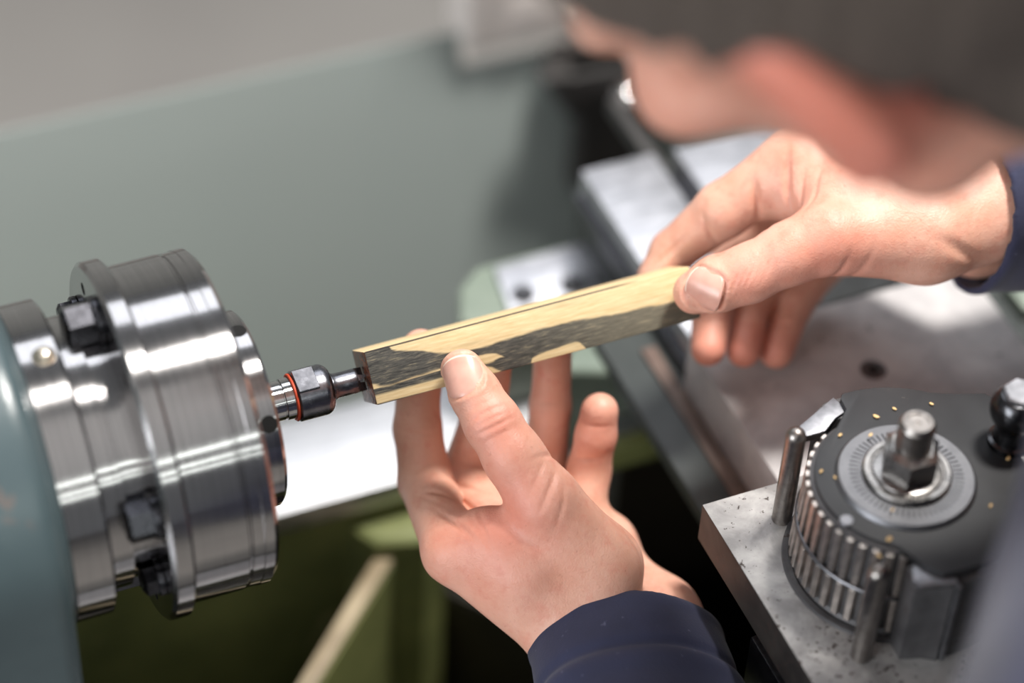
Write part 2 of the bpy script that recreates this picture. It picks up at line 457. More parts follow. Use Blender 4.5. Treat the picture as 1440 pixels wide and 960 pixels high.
# drive centre held by the chuck
dc = thing('drive_center', 'small blued steel drive centre with orange ring between chuck and wood', 'drive center', (-20, 0, -9))
MB().lathe([(-46, 0), (-46, 7.1), (-29.6, 7.1), (-29.4, 6.8), (-29.0, 6.8), (-28.8, 7.5), (-25.4, 7.5), (-25.2, 7.0), (-24, 7.0), (-24, 0)], seg=64).build('shank', M['bright'], dc)
MB().lathe([(-25.2 + 0.55 * math.cos(t), 8.0 + 0.55 * math.sin(t)) for t in np.linspace(0, 2 * math.pi, 13)[:-1]], seg=64, closed=True).build('orange_ring', M['oring'], dc)
b = MB()
b.lathe([(-24.6, 0), (-24.6, 8.6), (-24.1, 9.1), (-14.6, 9.1)] + [(-14.6 + 3.6 * math.sin(t), 5.5 + 3.6 * math.cos(t)) for t in np.linspace(0.1, math.pi / 2, 8)] + [(-10.8, 4.8), (-9.6, 4.6), (-9, 0)], seg=96)
me_n = b.build('collet_nut', M['gun_blue'], dc)
# two spanner flats on the nut, facing up and down
for s_ in (1, -1):
    fa = math.radians(100)
    u_ = Vector((0, math.cos(fa), math.sin(fa))) * s_; v_ = Vector((0, -math.sin(fa), math.cos(fa)))
    q = MB()
    c0 = Vector((-24.4, 0, 0)) + u_ * 8.0; 
    vv = []
    for dx in (0, 7.6):
        for dv in (-4.6, 4.6):
            for du in (0, 1.22): vv.append(q.bm.verts.new(c0 + Vector((dx, 0, 0)) + v_ * dv + u_ * du))
    for f in ((0, 1, 3, 2), (4, 6, 7, 5), (0, 4, 5, 1), (2, 3, 7, 6), (0, 2, 6, 4), (1, 5, 7, 3)): q.bm.faces.new([vv[i] for i in f])
    bmesh.ops.recalc_face_normals(q.bm, faces=q.bm.faces[:])
    q._take(vv, 0.18, 1)
    q.build('spanner_flat', M['gun_blue'], me_n)
b = MB()
b.lathe([(-10.4, 0), (-10.4, 4.9), (-9.2, 4.5), (-6, 4.4), (-2.2, 4.5), (-1.2, 4.1), (-1.2, 0)], seg=48)
sp = b.build('spur', M['gun_blue'], dc)
for k in range(4):
    a = math.radians(32 + 90 * k); u_ = Vector((0, math.cos(a), math.sin(a))); v_ = Vector((0, -math.sin(a), math.cos(a)))
    q = MB(); vv = []
    for x_, r0, r1, hw in ((-1.6, 1.2, 4.3, 1.1), (1.3, 1.2, 4.2, 0.25)):
        for r_ in (r0, r1):
            for w_ in (-hw, hw): vv.append(q.bm.verts.new(Vector((x_, 0, 0)) + u_ * r_ + v_ * w_))
    for f in ((0, 1, 3, 2), (4, 6, 7, 5), (0, 4, 5, 1), (2, 3, 7, 6), (0, 2, 6, 4), (1, 5, 7, 3)): q.bm.faces.new([vv[i] for i in f])
    bmesh.ops.recalc_face_normals(q.bm, faces=q.bm.faces[:])
    q.build('prong', M['gun_blue'], sp)

# ------------------------------------------------------------------ the zebra figured bar
BC = Vector((1.57, 0.17, 0.16)); BD = Vector((0.9995, -0.0188, 0.0256)).normalized()
BE1 = Vector((0.031, 0.7495, -0.6612)); BE1 = (BE1 - BD * BE1.dot(BD)).normalized(); BE2 = BE1.cross(BD) * -1
if BE2.z < 0: BE2 = -BE2
BL = 124.0
def bar_mat():
    t = NT('zebra_figured_wood'); co = t.coord((1, 1, 1))
    sep = t.n('SeparateXYZ'); t.l(co, sep.inputs[0])
    sx, sb, st = sep.outputs
    s01 = t.math('DIVIDE', sx, 0.125)
    # gentle waviness of the grain
    wv = t.noise(t.coord((60, 200, 300)), 1.0, 4, 0.6)
    wv2 = t.noise(t.coord((14, 60, 60)), 1.0, 3, 0.6)
    tt0 = t.math('DIVIDE', st, 0.019)
    tt = t.math('ADD', t.math('DIVIDE', st, 0.019), t.math('MULTIPLY', t.math('SUBTRACT', wv, 0.5), 0.16))
    tt = t.math('ADD', tt, t.math('MULTIPLY', t.math('SUBTRACT', wv2, 0.5), 0.10))
    def curve(pts):
        fc = t.n('FloatCurve'); t.l(s01, fc.inputs['Value'])
        cv = fc.mapping.curves[0]
        fc.mapping.use_clip = False
        while len(cv.points) < len(pts): cv.points.new(0.5, 0.5)
        for p, (x, y) in zip(cv.points, pts):
            p.location = (x, y + 0.5); p.handle_type = 'AUTO_CLAMPED'
        fc.mapping.update()
        return t.math('SUBTRACT', fc.outputs[0], 0.5)
    up = curve([(0.0, 0.62), (0.06, 0.55), (0.0804, 0.4224), (0.1551, 0.2819), (0.2539, 0.0869), (0.3276, 0.057), (0.382, 0.074), (0.4686, 0.0781), (0.5773, 0.0737), (0.7073, 0.0215), (0.8166, -0.0224), (0.9148, -0.0885), (1.0, -0.02)])
    lo = curve([(0.0, -0.12), (0.0529, -0.1916), (0.1017, -0.1812), (0.177, -0.1481), (0.2452, -0.1429), (0.3095, -0.2528), (0.3429, -0.3919), (0.4008, -0.5732), (0.5, -0.62), (1.0, -0.62)])
    w0 = curve([(0, -0.85), (0.27, -0.85), (0.3085, -0.2784), (0.3463, -0.3021), (0.3825, -0.2547), (0.435, -0.7), (0.47, -0.8), (0.6, -0.8), (0.66, -0.7), (0.672, -0.4), (1, -0.4)]); w1 = curve([(0, -0.9), (0.27, -0.9), (0.3153, -0.0992), (0.3526, -0.1354), (0.3835, -0.229), (0.4138, -0.5135), (0.435, -0.75), (0.4725, -0.3945), (0.5285, -0.3525), (0.6018, -0.3253), (0.668, -0.9), (1, -0.9)])
    def step(a, b, soft):     # 1 where a > b
        r = t.n('MapRange', interpolation_type='SMOOTHSTEP'); t.l(t.math('SUBTRACT', a, b), r.inputs[0])
        r.inputs[1].default_value = -soft; r.inputs[2].default_value = soft
        return r.outputs[0]
    dark = t.math('MULTIPLY', step(up, tt, 0.025), step(tt, lo, 0.03))
    wedge = t.math('MULTIPLY', step(w1, tt, 0.02), step(tt, w0, 0.02))
    dark = t.math('MULTIPLY', dark, t.math('SUBTRACT', 1.0, wedge))
    # thin dark lines inside the pale lower corner
    ln = t.noise(t.coord((8, 230, 330)), 1.0, 2, 0.5)
    lines = t.ramp(ln, [(0.56, (0, 0, 0, 1)), (0.62, (1, 1, 1, 1))])
    low = t.math('MULTIPLY', step(lo, tt, 0.03), step(0.36, s01, 0.05))
    dark = t.math('MAXIMUM', dark, t.math('MULTIPLY', low, lines))
    # pale smoke streaks in the yellow wood
    sm = t.noise(t.coord((22, 200, 260)), 1.0, 4, 0.6)
    sm_c = t.ramp(sm, [(0.54, (0, 0, 0, 1)), (0.74, (0.45, 0.45, 0.45, 1))])
    fine = t.noise(t.coord((150, 1300, 1500)), 1.0, 5, 0.72, 0.5)
    grain = t.noise(t.coord((90, 1200, 1200)), 1.0, 3, 0.7)
    yel = t.ramp(grain, [(0.3, srgb(198, 170, 124)), (0.7, srgb(222, 201, 160))])
    yel = t.mix(sm_c, yel, srgb(148, 138, 108))
    grey = t.ramp(fine, [(0.36, srgb(42, 41, 40)), (0.54, srgb(80, 78, 73)), (0.74, srgb(150, 138, 112))])
    grey = t.mix(t.math('MULTIPLY', step(s01, 0.62, 0.25), 0.35), grey, srgb(150, 142, 120))
    c = t.mix(dark, yel, grey)
    ed = t.math('MULTIPLY', step(tt0, 0.474, 0.003), step(-0.0094, sb, 0.0001))
    ed = t.math('MULTIPLY', ed, step(0.80, s01, 0.06))
    c = t.mix(t.math('MULTIPLY', ed, 0.9), c, srgb(44, 40, 38))
    # edge line of the next lamination on the upper face
    top = t.math('MULTIPLY', step(tt0, 0.49, 0.004), step(sb, -0.0093, 0.0001))
    c = t.mix(top, c, t.ramp(grain, [(0.3, srgb(206, 176, 128)), (0.7, srgb(234, 210, 168))]))
    t.set(Base_Color=c, Roughness=0.50)
    t.b.inputs['Specular IOR Level'].default_value = 0.35
    t.bump(t.math('ADD', grain, fine), 0.2, 0.0003)
    return t.m
M['wood'] = bar_mat()
t = NT('waxed_end_grain'); co = t.coord()
c = t.ramp(t.noise(co, 320, 4, 0.7), [(0.35, srgb(44, 26, 22)), (0.62, srgb(150, 84, 52))])
t.set(Base_Color=c, Roughness=0.25); t.bump(t.noise(co, 500, 3), 0.6, 0.0006); M['endgrain'] = t.m
t = NT('dark_arris'); t.set(Base_Color=srgb(46, 40, 36), Roughness=0.5); M['arris'] = t.m

bar_o = bpy.data.meshes.new('wood_bar')
bm = bmesh.new(); h = 9.55 * S; w2 = 10.0 * S; L = BL * S
nx = 2
vv = [bm.verts.new((x, y, z)) for x in (0, L) for y in (-w2, w2) for z in (-h, h)]
for f in ((0, 1, 3, 2), (4, 6, 7, 5), (0, 4, 5, 1), (2, 3, 7, 6), (0, 2, 6, 4), (1, 5, 7, 3)): bm.faces.new([vv[i] for i in f])
bmesh.ops.recalc_face_normals(bm, faces=bm.faces[:])
bmesh.ops.bevel(bm, geom=bm.edges[:], offset=0.0005, segments=2, affect='EDGES', profile=0.5)
for f in bm.faces:
    f.material_index = 1 if abs(f.normal.x) > 0.9 else 0
bm.to_mesh(bar_o); bm.free()
bar = link('wood_bar', bar_o, [M['wood'], M['endgrain']], None, W(BC), 40)
mw = Matrix.Identity(4)
for i in range(3): mw[i][0], mw[i][1], mw[i][2] = BD[i], BE1[i], BE2[i]
mw.translation = W(BC); bar.matrix_world = mw
tag(bar, 'square yellow and black streaked wood bar held in both hands', 'wood bar')

# ------------------------------------------------------------------ carriage: saddle, cross slide, plate, top slide
sd = thing('saddle', 'oily grey green lathe saddle casting carrying the cross slide', 'saddle', (250, 0, -150))
b = MB()
b.box((122, -116, -84), (420, 62, -76.1), 1.5); b.box((156, -116, -148), (420, 46, -83), 3); b.box((152, 61, -148), (420, 150, -76.5), 3)
b.build('casting', M['saddle'], sd)
MB().box((136, -116, -77), (142.5, 46, -74.4), 0.6).build('gib_edge', M['rusty'], sd)
MB().prism([(84, 112), (92, 132), (104, 142), (170, 142), (170, 100), (98, 100)], 'z', -148, -102, 4, 3).build('rear_wing', M['palegreen'], sd)
MB().prism([(106, 108), (110, 136), (160, 138), (160, 108)], 'z', -103, -99.5, 0.8).build('wiper_plate', M['ground'], sd)
for x, y in ((115, 115.5), (137, 113.5)):
    s_ = MB().cyl((x, y, -99.6), (x, y, -97.6), 5.2, 32, 0.6).build('cap_screw', M['cap'], sd)
    MB().cyl((x, y, -97.5), (x, y, -97.3), 2.6, 6).build('hex_socket', M['hole'], s_)
MB().prism([(112, 70), (124, 84), (160, 84), (160, 61), (134, 61)], 'z', -148, -101, 4, 3).build('front_wing', M['palegreen'], sd)
MB().box((120, 44, -142), (158, 58, -129), 1.2).build('way_wiper', M['olive'], sd)
MB().box((122, 50, -130), (158, 60, -126), 0.8).build('wiper_strip', M['way'], sd)
MB().box((284, -60, -92), (420, 60, -78), 2).build('lock_plate', M['darkgreen'], sd)
MB().box((292, 8, -80), (420, 26, -70), 1.2).build('ledge_bar', M['palegreen'], sd)

cs = thing('cross_slide', 'bright ground steel cross slide table with a dark tee slot behind the right hand', 'cross slide', (210, 80, -76))
MB().box((149, 21.6, -76), (183, 138, -58), 0.8).build('table', M['ground'], cs)
MB().box((192.5, 44, -76), (268, 138, -58), 0.8).build('table', M['ground'], cs)
MB().box((183, 21.6, -76), (192.5, 134, -72)).build('slot_floor', M['cap'], cs)
MB().box((146, 21.6, -76), (149, 137, -70)).build('gib', M['cap'], cs)
MB().box((185, 138, -76), (191, 190, -68), 1).build('feed_bar', M['darkrub'], cs)

pl = thing('slide_base_plate', 'mottled grey steel plate with one sunk socket screw under the right hand', 'steel plate', (200, -40, -76))
MB().box((142.8, -116.5, -76), (267.5, 21, -50), 0.9).build('plate', M['plate'], pl)
hx, hy = 203.8, -17.6
s_ = MB().lathe([(0.05, 5.2), (0.25, 4.6), (0.25, 4.2), (0.06, 4.0), (0.06, 0)], (hx, hy, -50), (0, 0, 1), 40).build('socket_screw', M['cap'], pl)
MB().cyl((hx, hy, -49.98), (hx, hy, -49.86), 2.3, 6).build('hex_socket', M['hole'], s_)

ts = thing('top_slide', 'thick stained steel top slide block with sharp corner under the tool post', 'top slide', (165, -140, -50))
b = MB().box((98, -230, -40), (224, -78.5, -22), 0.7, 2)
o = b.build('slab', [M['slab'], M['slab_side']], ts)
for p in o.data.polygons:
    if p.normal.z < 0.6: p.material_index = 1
MB().box((103, -230, -50), (224, -100, -40), 0.6).build('dovetail', M['cap'], ts)
MB().box((100.5, -230, -88), (226, -118, -50), 1.0).build('lower_slide', M['cap'], ts)

# ------------------------------------------------------------------ quick change tool post
TX, TY = 146.4, -124.2
tp = thing('tool_post', 'quick change tool post with black cam plate and hex nut on top', 'tool post', (TX, TY, -22))
core = MB().lathe([(-22, 0), (-22, 33.2), (-21, 33.4), (-19.5, 32.0), (18.4, 31.4), (18.8, 30.4), (18.8, 0)], (TX, TY, 0), (0, 0, 1), 120).build('toothed_core', M['toolbody'], tp)
MB().lathe([(-22, 34), (-22, 36.2), (-20.6, 36.0), (-20.4, 34)], (TX, TY, 0), (0, 0, 1), 120, closed=True).build('foot_ring', M['toolbody'], tp)
tooth_me = None
for row in ((-18.8, -3.6), (-1.2, 17.4)):
    tooth_me = None
    for k in range(25):
        a = math.radians(118 + 8.2 * k)
        if a > math.radians(242): break
        if tooth_me is None:
            q = MB(); z0, z1 = row
            R0, R1 = (31.6, 34.2) if z0 < -10 else (30.9, 33.4)
            pts = []
            c_, s_ = 0.026, 0.017
            for z_, k_ in ((z0, 1), (z1, 0.985)):
                pts.append([(R0, -1.45), (R1 * k_, -1.15), (R1 * k_, 1.15), (R0, 1.45)])
            lo = [q.bm.verts.new((x, y, z0)) for x, y in pts[0]]; hi = [q.bm.verts.new((x, y, z1)) for x, y in pts[1]]
            q.bm.faces.new(lo[::-1]); q.bm.faces.new(hi)
            for i in range(4): q.bm.faces.new((lo[i], lo[(i + 1) % 4], hi[(i + 1) % 4], hi[i]))
            bmesh.ops.recalc_face_normals(q.bm, faces=q.bm.faces[:])
            q._take(lo + hi, 0.22, 1)
            for v in q.bm.verts: v.co *= S
            tooth_me = bpy.data.meshes.new('tooth'); q.bm.to_mesh(tooth_me); q.bm.free(); tooth_me.materials.append(M['tooth'])
            for p in tooth_me.polygons: p.use_smooth = True
            tooth_me.set_sharp_from_angle(angle=math.radians(30))
        o = bpy.data.objects.new('tooth', tooth_me); COL.objects.link(o); o.parent = tp
        o.location = (0, 0, 22 * S); o.rotation_euler = (0, 0, a); ORG[o.name] = W((TX, TY, 0))
MB().lathe([(-2.4 + 0.9 * math.cos(t), 33.2 + 0.9 * math.sin(t)) for t in np.linspace(0, 2 * math.pi, 11)[:-1]], (TX, TY, 0), (0, 0, 1), 120, closed=True).build('retaining_band', M['cap'], tp)
# holder body wrapped round the right of the core
def arc(r, a0, a1, n): return [(TX + r * math.cos(math.radians(a)), TY + r * math.sin(math.radians(a))) for a in np.linspace(a0, a1, n)]
MB().prism(arc(35, 110, -118, 40)[::-1] [::-1] + [(TX - 17, TY - 39)] + arc(42.5, -112, -104, 3) + [(TX - 6, TY - 44)] + arc(43.5, -96, 100, 36) + [(TX - 11, TY + 41), (TX - 15, TY + 36)], 'z', -22, 16.8, 0.6).build('holder_body', M['toolbody'], tp)
led = MB().prism([(TX - 18, TY - 38), (TX - 17, TY - 41), (TX - 5, TY - 44.2), (TX - 4, TY - 36), (TX - 15, TY - 32)], 'z', 15.5, 18.2, 0.4).build('steel_ledge', M['satin'], tp)
MB().prism([(TX - 23, TY + 30), (TX - 21, TY + 35), (TX - 4, TY + 43), (TX - 2, TY + 36), (TX - 8, TY + 34), (TX - 14, TY + 30)], 'z', 15.0, 18.4, 0.4).build('steel_ledge', M['satin'], tp)
MB().box((TX - 5.2, TY - 45.2, -21), (TX - 3.4, TY - 43, 16.2), 0.5).build('corner_rib', M['satin'], tp)
q = arc(30.2, 112, 236, 40) + [(TX - 15.5, TY - 28.5), (TX - 13, TY - 35), (TX - 10.5, TY - 38.5)] + arc(41.5, -102, -2, 30) + [(TX + 45, TY + 6), (TX + 50, TY + 16), (TX + 45, TY + 25), (TX + 36, TY + 28)] + arc(42, 50, 92, 14) + [(TX - 3, TY + 40), (TX - 3.6, TY + 35)]
MB().prism(q, 'z', 17.2, 20.2, 0.5, 2).build('cam_plate', M['blackplate'], tp)
# pale notches in the plate rim
MB().cyl((TX - 27.2, TY - 9.5, 16), (TX - 27.2, TY - 9.5, 20.4), 2.4, 24, 0.3).build('index_plug', M['satin'], tp)

def dial_mat():
    t = NT('graduated_dial'); co = t.coord()
    sep = t.n('SeparateXYZ'); t.l(co, sep.inputs[0]); x, y, z = sep.outputs
    r = t.math('SQRT', t.math('ADD', t.math('MULTIPLY', x, x), t.math('MULTIPLY', y, y)))
    an = t.math('ARCTAN2', y, x)
    fr = t.math('FRACT', t.math('MULTIPLY', an, 60 / (2 * math.pi)))
    lin = t.math('LESS_THAN', t.math('ABSOLUTE', t.math('SUBTRACT', fr, 0.5)), 0.17)
    ring = t.math('MULTIPLY', t.math('GREATER_THAN', r, 0.0152), t.math('LESS_THAN', r, 0.0190))
    k = t.math('MULTIPLY', lin, ring)
    f = t.noise(co, 130, 4, 0.6)
    base = t.ramp(f, [(0.3, (0.14, 0.14, 0.15, 1)), (0.7, (0.19, 0.19, 0.20, 1))])
    c = t.mix(k, base, (0.03, 0.03, 0.034, 1))
    t.set(Base_Color=c, Metallic=0.85, Roughness=0.42)
    return t.m
M['dial'] = dial_mat()
dial = MB().lathe([(20.1, 0), (20.1, 23.6), (21.0, 23.4), (22.0, 22.4), (22.4, 14), (22.4, 0)], (TX, TY, 0), (0, 0, 1), 120).build('graduated_dial', M['dial'], tp)
MB().lathe([(22.4, 0), (22.4, 15.0), (23.6, 14.9), (24.4, 14.2), (24.4, 12.6), (23.8, 12.2), (23.8, 0)], (TX, TY, 0), (0, 0, 1), 96).build('washer', M['nut'], tp)
MB().lathe([(23.8, 0), (23.8, 11.8), (24.8, 11.4), (25.2, 10), (25.2, 0)], (TX, TY, 0), (0, 0, 1), 96).build('nut_flange', M['nut'], tp)
MB().hexa((TX, TY, 25), (TX, TY, 36), 8.6, 1.4, math.radians(-62)).build('hex_nut', M['nut'], tp)
sb = MB().lathe([(20, 0), (20, 6.1), (45.6, 6.1), (47.2, 4.9), (47.2, 3.9), (46.6, 3.7), (46.6, 0.9), (45.6, 0)], (TX, TY, 0), (0, 0, 1), 56).build('stud', M['pin'], tp)
lv = MB().lathe([(20.2, 0), (20.2, 7.6), (21.8, 7.4), (22.4, 6.2), (26, 5.6), (28, 5.2)] + [(36 - 9.2 * math.cos(t), 9.2 * math.sin(t)) for t in np.linspace(0.62, 2.35, 18)] + [(42.6, 6.2), (42.6, 0)], (187.4, -121.8, 0), (0, 0, 1), 56).build('lever_ball', M['knob'], tp)
MB().hexa((187.4, -121.8, 42.4), (187.4, -121.8, 44.6), 5.6, 0.5, 0.3).build('ball_nut', M['satin'], lv)
for p in ((121.2, -94.2), (118.4, -157.2)):
    MB().lathe([(-22, 0), (-22, 3.5), (19.6, 3.5)] + [(19.6 + 3.5 * math.sin(t), 3.5 * math.cos(t)) for t in np.linspace(0.15, math.pi / 2, 8)][:-1] + [(23.1, 0)], (p[0], p[1], 0), (0, 0, 1), 32).build('stop_pin', M['pin'], tp)

# small wood chips lying about on the tool post
CHIPS = [((134.8, -99.7, 20.5), 'pale wood chip upper left of the dial'),
    ((121.2, -112.1, 20.5), 'pale wood chip left of the dial'),
    ((124.3, -116.3, 20.5), 'tiny chip against the dial rim'),
    ((150.5, -96.3, 20.5), 'speck of wood above dial near plate notch'),
    ((171.2, -97.7, 20.5), 'small chip at plate rear edge behind stud'),
    ((158.2, -95.3, 20.5), 'small chip on black plate behind nut'),
    ((166.4, -145.2, 20.5), 'round chip alone on black plate below the ball'),
    ((128.0, -146.1, 20.5), 'chip on plate front rim under dial'),
    ((122.8, -149.5, 18.3), 'chip beside top of front stop pin'),
    ((133.3, -137.8, 23.7), 'chip lying on lower part of dial'),
    ((142.6, -105.8, 23.7), 'reddish chip on dial near nut washer'),
    ((182.8, -129.0, 20.5), 'chip at foot of the ball knob')]
for i, (p, lab) in enumerate(CHIPS):
    r = random.uniform(0.55, 0.95)
    q = MB(); ang = random.uniform(0, 3.1)
    n = 6; pts = [(r * (1.5 * math.cos(t) * math.cos(ang) - 0.8 * math.sin(t) * math.sin(ang)) * random.uniform(.8, 1.2) + p[0],
                   r * (1.5 * math.cos(t) * math.sin(ang) + 0.8 * math.sin(t) * math.cos(ang)) * random.uniform(.8, 1.2) + p[1]) for t in np.linspace(0, 2 * math.pi, n + 1)[:-1]]
    q.prism(pts, 'z', p[2], p[2] + 0.45, 0.1, 1)
    o = q.build('wood_chip', M['chip'], None, p)
    tag(o, lab, 'wood chip', 'wood chips on the tool post')

# ------------------------------------------------------------------ things behind the carriage
bx = thing('control_box', 'blurred beige grey machine box with rounded corner behind the lathe', 'machine box', (250, 310, -136))
MB().box((171, 319, -135), (345, 350, 10), 6, 4).build('housing', M['beige'], bx)
MB().box((192.5, 317.6, -131), (340, 319.5, -104), 1).build('lower_panel', M['beige'], bx)
MB().box((192.5, 317.6, -101), (340, 319.5, 6), 1).build('upper_panel', M['beige'], bx)
MB().box((222, 302, -134), (330, 319, -110), 4, 3).build('hood', M['brown'], bx)
br = thing('box_bracket', 'dark bracket arm with a bright steel knob under the beige box', 'bracket', (235, 310, -200))
MB().prism([(200, -136), (222, -168), (222, -215), (252, -215), (266, -168), (310, -136)], 'y', 288, 302, 2).build('arm', M['darkrub'], br)
MB().box((212, 286, -162), (252, 317, -136), 4).build('clamp', M['darkrub'], br)
MB().ball((240, 274, -148), 10).build('knob', M['bright'], br)
MB().cyl((240, 274, -148), (240, 288, -150), 4, 24).build('knob_stem', M['cap'], br)

# ------------------------------------------------------------------ implicit surfaces (for the body)
def smin(a, b, k):
    h = np.clip(0.5 + 0.5 * (b - a) / k, 0, 1)
    return b + (a - b) * h - k * h * (1 - h)
def cone_seg(P, a, b, ra, rb):
    a = np.asarray(a, np.float32); b = np.asarray(b, np.float32)
    ab = b - a; L2 = float(ab @ ab)
    t = np.clip(((P - a) @ ab) / L2, 0, 1)
    d = P - a - t[:, None] * ab
    return np.sqrt((d * d).sum(1)) - (ra + (rb - ra) * t)
def chain(P, js, k=2.0):
    """js: list of ((x,y,z), r)"""
    out = None
    for (a, ra), (b, rb) in zip(js, js[1:]):
        d = cone_seg(P, a, b, ra, rb)
        out = d if out is None else smin(out, d, k)
    return out
def ball(P, c, r):
    d = P - np.asarray(c, np.float32)
    return np.sqrt((d * d).sum(1)) - r
def ellip(P, c, r, axes=None):
    d = P - np.asarray(c, np.float32)
    if axes is not None: d = d @ np.asarray(axes, np.float32).T
    q = d / np.asarray(r, np.float32)
    k0 = np.sqrt((q * q).sum(1)); q2 = d / np.asarray(r, np.float32) ** 2
    k1 = np.sqrt((q2 * q2).sum(1)) + 1e-6
    return k0 * (k0 - 1) / k1

def polygonize(fn, lo, hi, h):
    """surface nets of fn(points)->distance on a regular grid; returns verts, quads (mm)"""
    lo = np.asarray(lo, float); hi = np.asarray(hi, float)
    n = np.ceil((hi - lo) / h).astype(int) + 1
    # coarse pass: only refine near the surface
    cs = 6; H = h * cs
    nc = np.ceil(n / cs).astype(int)
    g = np.stack(np.meshgrid(*[np.arange(k) for k in nc], indexing='ij'), -1).reshape(-1, 3)
    cc = lo + (g + 0.5) * H
    dv = fn(cc.astype(np.float32))
    near = np.abs(dv) < H * 1.25 + 2.0
    V = np.full(n + cs, 1e3, np.float32)
    Vs = V.reshape(-1)
    sgn = np.where(dv < 0, -1e3, 1e3).astype(np.float32)
    off = np.stack(np.meshgrid(*[np.arange(cs)] * 3, indexing='ij'), -1).reshape(-1, 3)
    shp = V.shape
    for idx0 in range(0, len(g), 4000):
        gi = g[idx0:idx0 + 4000]
        ii = (gi[:, None, :] * cs + off[None]).reshape(-1, 3)
        fl = np.ravel_multi_index(np.minimum(ii, np.array(shp) - 1).T, shp)
        Vs[fl] = np.repeat(sgn[idx0:idx0 + 4000], cs ** 3)
    gn = g[near]
    for idx0 in range(0, len(gn), 1500):
        gi = gn[idx0:idx0 + 1500]
        ii = (gi[:, None, :] * cs + off[None]).reshape(-1, 3)
        ii = np.minimum(ii, np.array(shp) - 1)
        Vs[np.ravel_multi_index(ii.T, shp)] = fn((lo + ii * h).astype(np.float32))
    V = V[:n[0], :n[1], :n[2]]
    s = V < 0
    c000 = s[:-1, :-1, :-1]
    cnt = np.zeros(c000.shape, np.int8)
    for dx in (0, 1):
        for dy in (0, 1):
            for dz in (0, 1):
                cnt += s[dx:n[0] - 1 + dx, dy:n[1] - 1 + dy, dz:n[2] - 1 + dz]
    act = (cnt > 0) & (cnt < 8)
    ids = np.full(act.shape, -1, np.int64)
    cells = np.argwhere(act); ids[act] = np.arange(len(cells))
    acc = np.zeros((len(cells), 3)); num = np.zeros(len(cells))
    corners = [(0, 0, 0), (1, 0, 0), (0, 1, 0), (1, 1, 0), (0, 0, 1), (1, 0, 1), (0, 1, 1), (1, 1, 1)]
    vals = np.stack([V[cells[:, 0] + c[0], cells[:, 1] + c[1], cells[:, 2] + c[2]] for c in corners], 1)
    for i in range(8):
        for j in range(i + 1, 8):
            dff = np.array(corners[j]) - np.array(corners[i])
            if np.abs(dff).sum() != 1: continue
            a, b = vals[:, i], vals[:, j]
            cr = (a < 0) != (b < 0)
            t = np.where(cr, a / np.where(cr, a - b, 1), 0)
            t = np.clip(t, 0, 1)
            acc += np.where(cr[:, None], np.array(corners[i]) + t[:, None] * dff, 0); num += cr
    verts = lo + (cells + acc / num[:, None]) * h
    quads = []
    for ax in range(3):
        o1, o2 = [(1, 2), (2, 0), (0, 1)][ax]
        sl0 = [slice(None)] * 3; sl1 = [slice(None)] * 3
        sl0[ax] = slice(0, -1); sl1[ax] = slice(1, None)
        e = s[tuple(sl0)] != s[tuple(sl1)]
        E = np.argwhere(e)
        E = E[(E[:, o1] > 0) & (E[:, o2] > 0) & (E[:, o1] < n[o1] - 1) & (E[:, o2] < n[o2] - 1)]
        def cid(a, b):
            q = E.copy(); q[:, o1] -= a; q[:, o2] -= b
            return ids[q[:, 0], q[:, 1], q[:, 2]]
        q = np.stack([cid(1, 1), cid(0, 1), cid(0, 0), cid(1, 0)], 1)
        flip = ~s[E[:, 0], E[:, 1], E[:, 2]]
        q[flip] = q[flip][:, ::-1]
        quads.append(q[(q >= 0).all(1)])
    return verts, np.concatenate(quads)

def smooth_mesh(v, q, it=2, f=0.4):
    """light Laplacian smoothing against stair steps"""
    for _ in range(it):
        acc = np.zeros_like(v); num = np.zeros(len(v))
        for a in range(4):
            b = (a + 1) % 4
            np.add.at(acc, q[:, a], v[q[:, b]]); np.add.at(num, q[:, a], 1)
            np.add.at(acc, q[:, b], v[q[:, a]]); np.add.at(num, q[:, b], 1)
        v = v + f * (acc / np.maximum(num, 1)[:, None] - v)
    return v

def mesh_object(name, pieces, mat, parent, blood=None):
    vs_, qs = [], []; k = 0
    for v, q in pieces:
        vs_.append(v); qs.append(q + k); k += len(v)
    v = np.concatenate(vs_); q = np.concatenate(qs)
    org = parent_origin(parent)
    vm = v * S; vm[:, 2] += AXIS_Z; vm -= np.array(org)
    me = bpy.data.meshes.new(name)
    me.vertices.add(len(vm)); me.vertices.foreach_set('co', vm.astype(np.float32).ravel())
    me.loops.add(len(q) * 4); me.loops.foreach_set('vertex_index', q.astype(np.int32).ravel())
    me.polygons.add(len(q)); me.polygons.foreach_set('loop_start', np.arange(0, len(q) * 4, 4, dtype=np.int32))
    me.polygons.foreach_set('loop_total', np.full(len(q), 4, np.int32))
    me.update(); me.validate()
    if blood is not None:
        at = me.attributes.new('blood', 'FLOAT', 'POINT')
        at.data.foreach_set('value', np.clip(blood(v), 0, 1).astype(np.float32))
    return link(name, me, mat, parent, org, 0)

# ------------------------------------------------------------------ the turner
person = thing('person', 'person in navy work jacket leaning over the lathe holding the wood bar', 'person', (400, -430, -1100))

def finger(P, js, k=2.5): return chain(P, js, k)
def nrmz(v): v = np.asarray(v, float); return v / np.linalg.norm(v)
VIEW = np.array(CR), np.array(CU), np.array(CF)

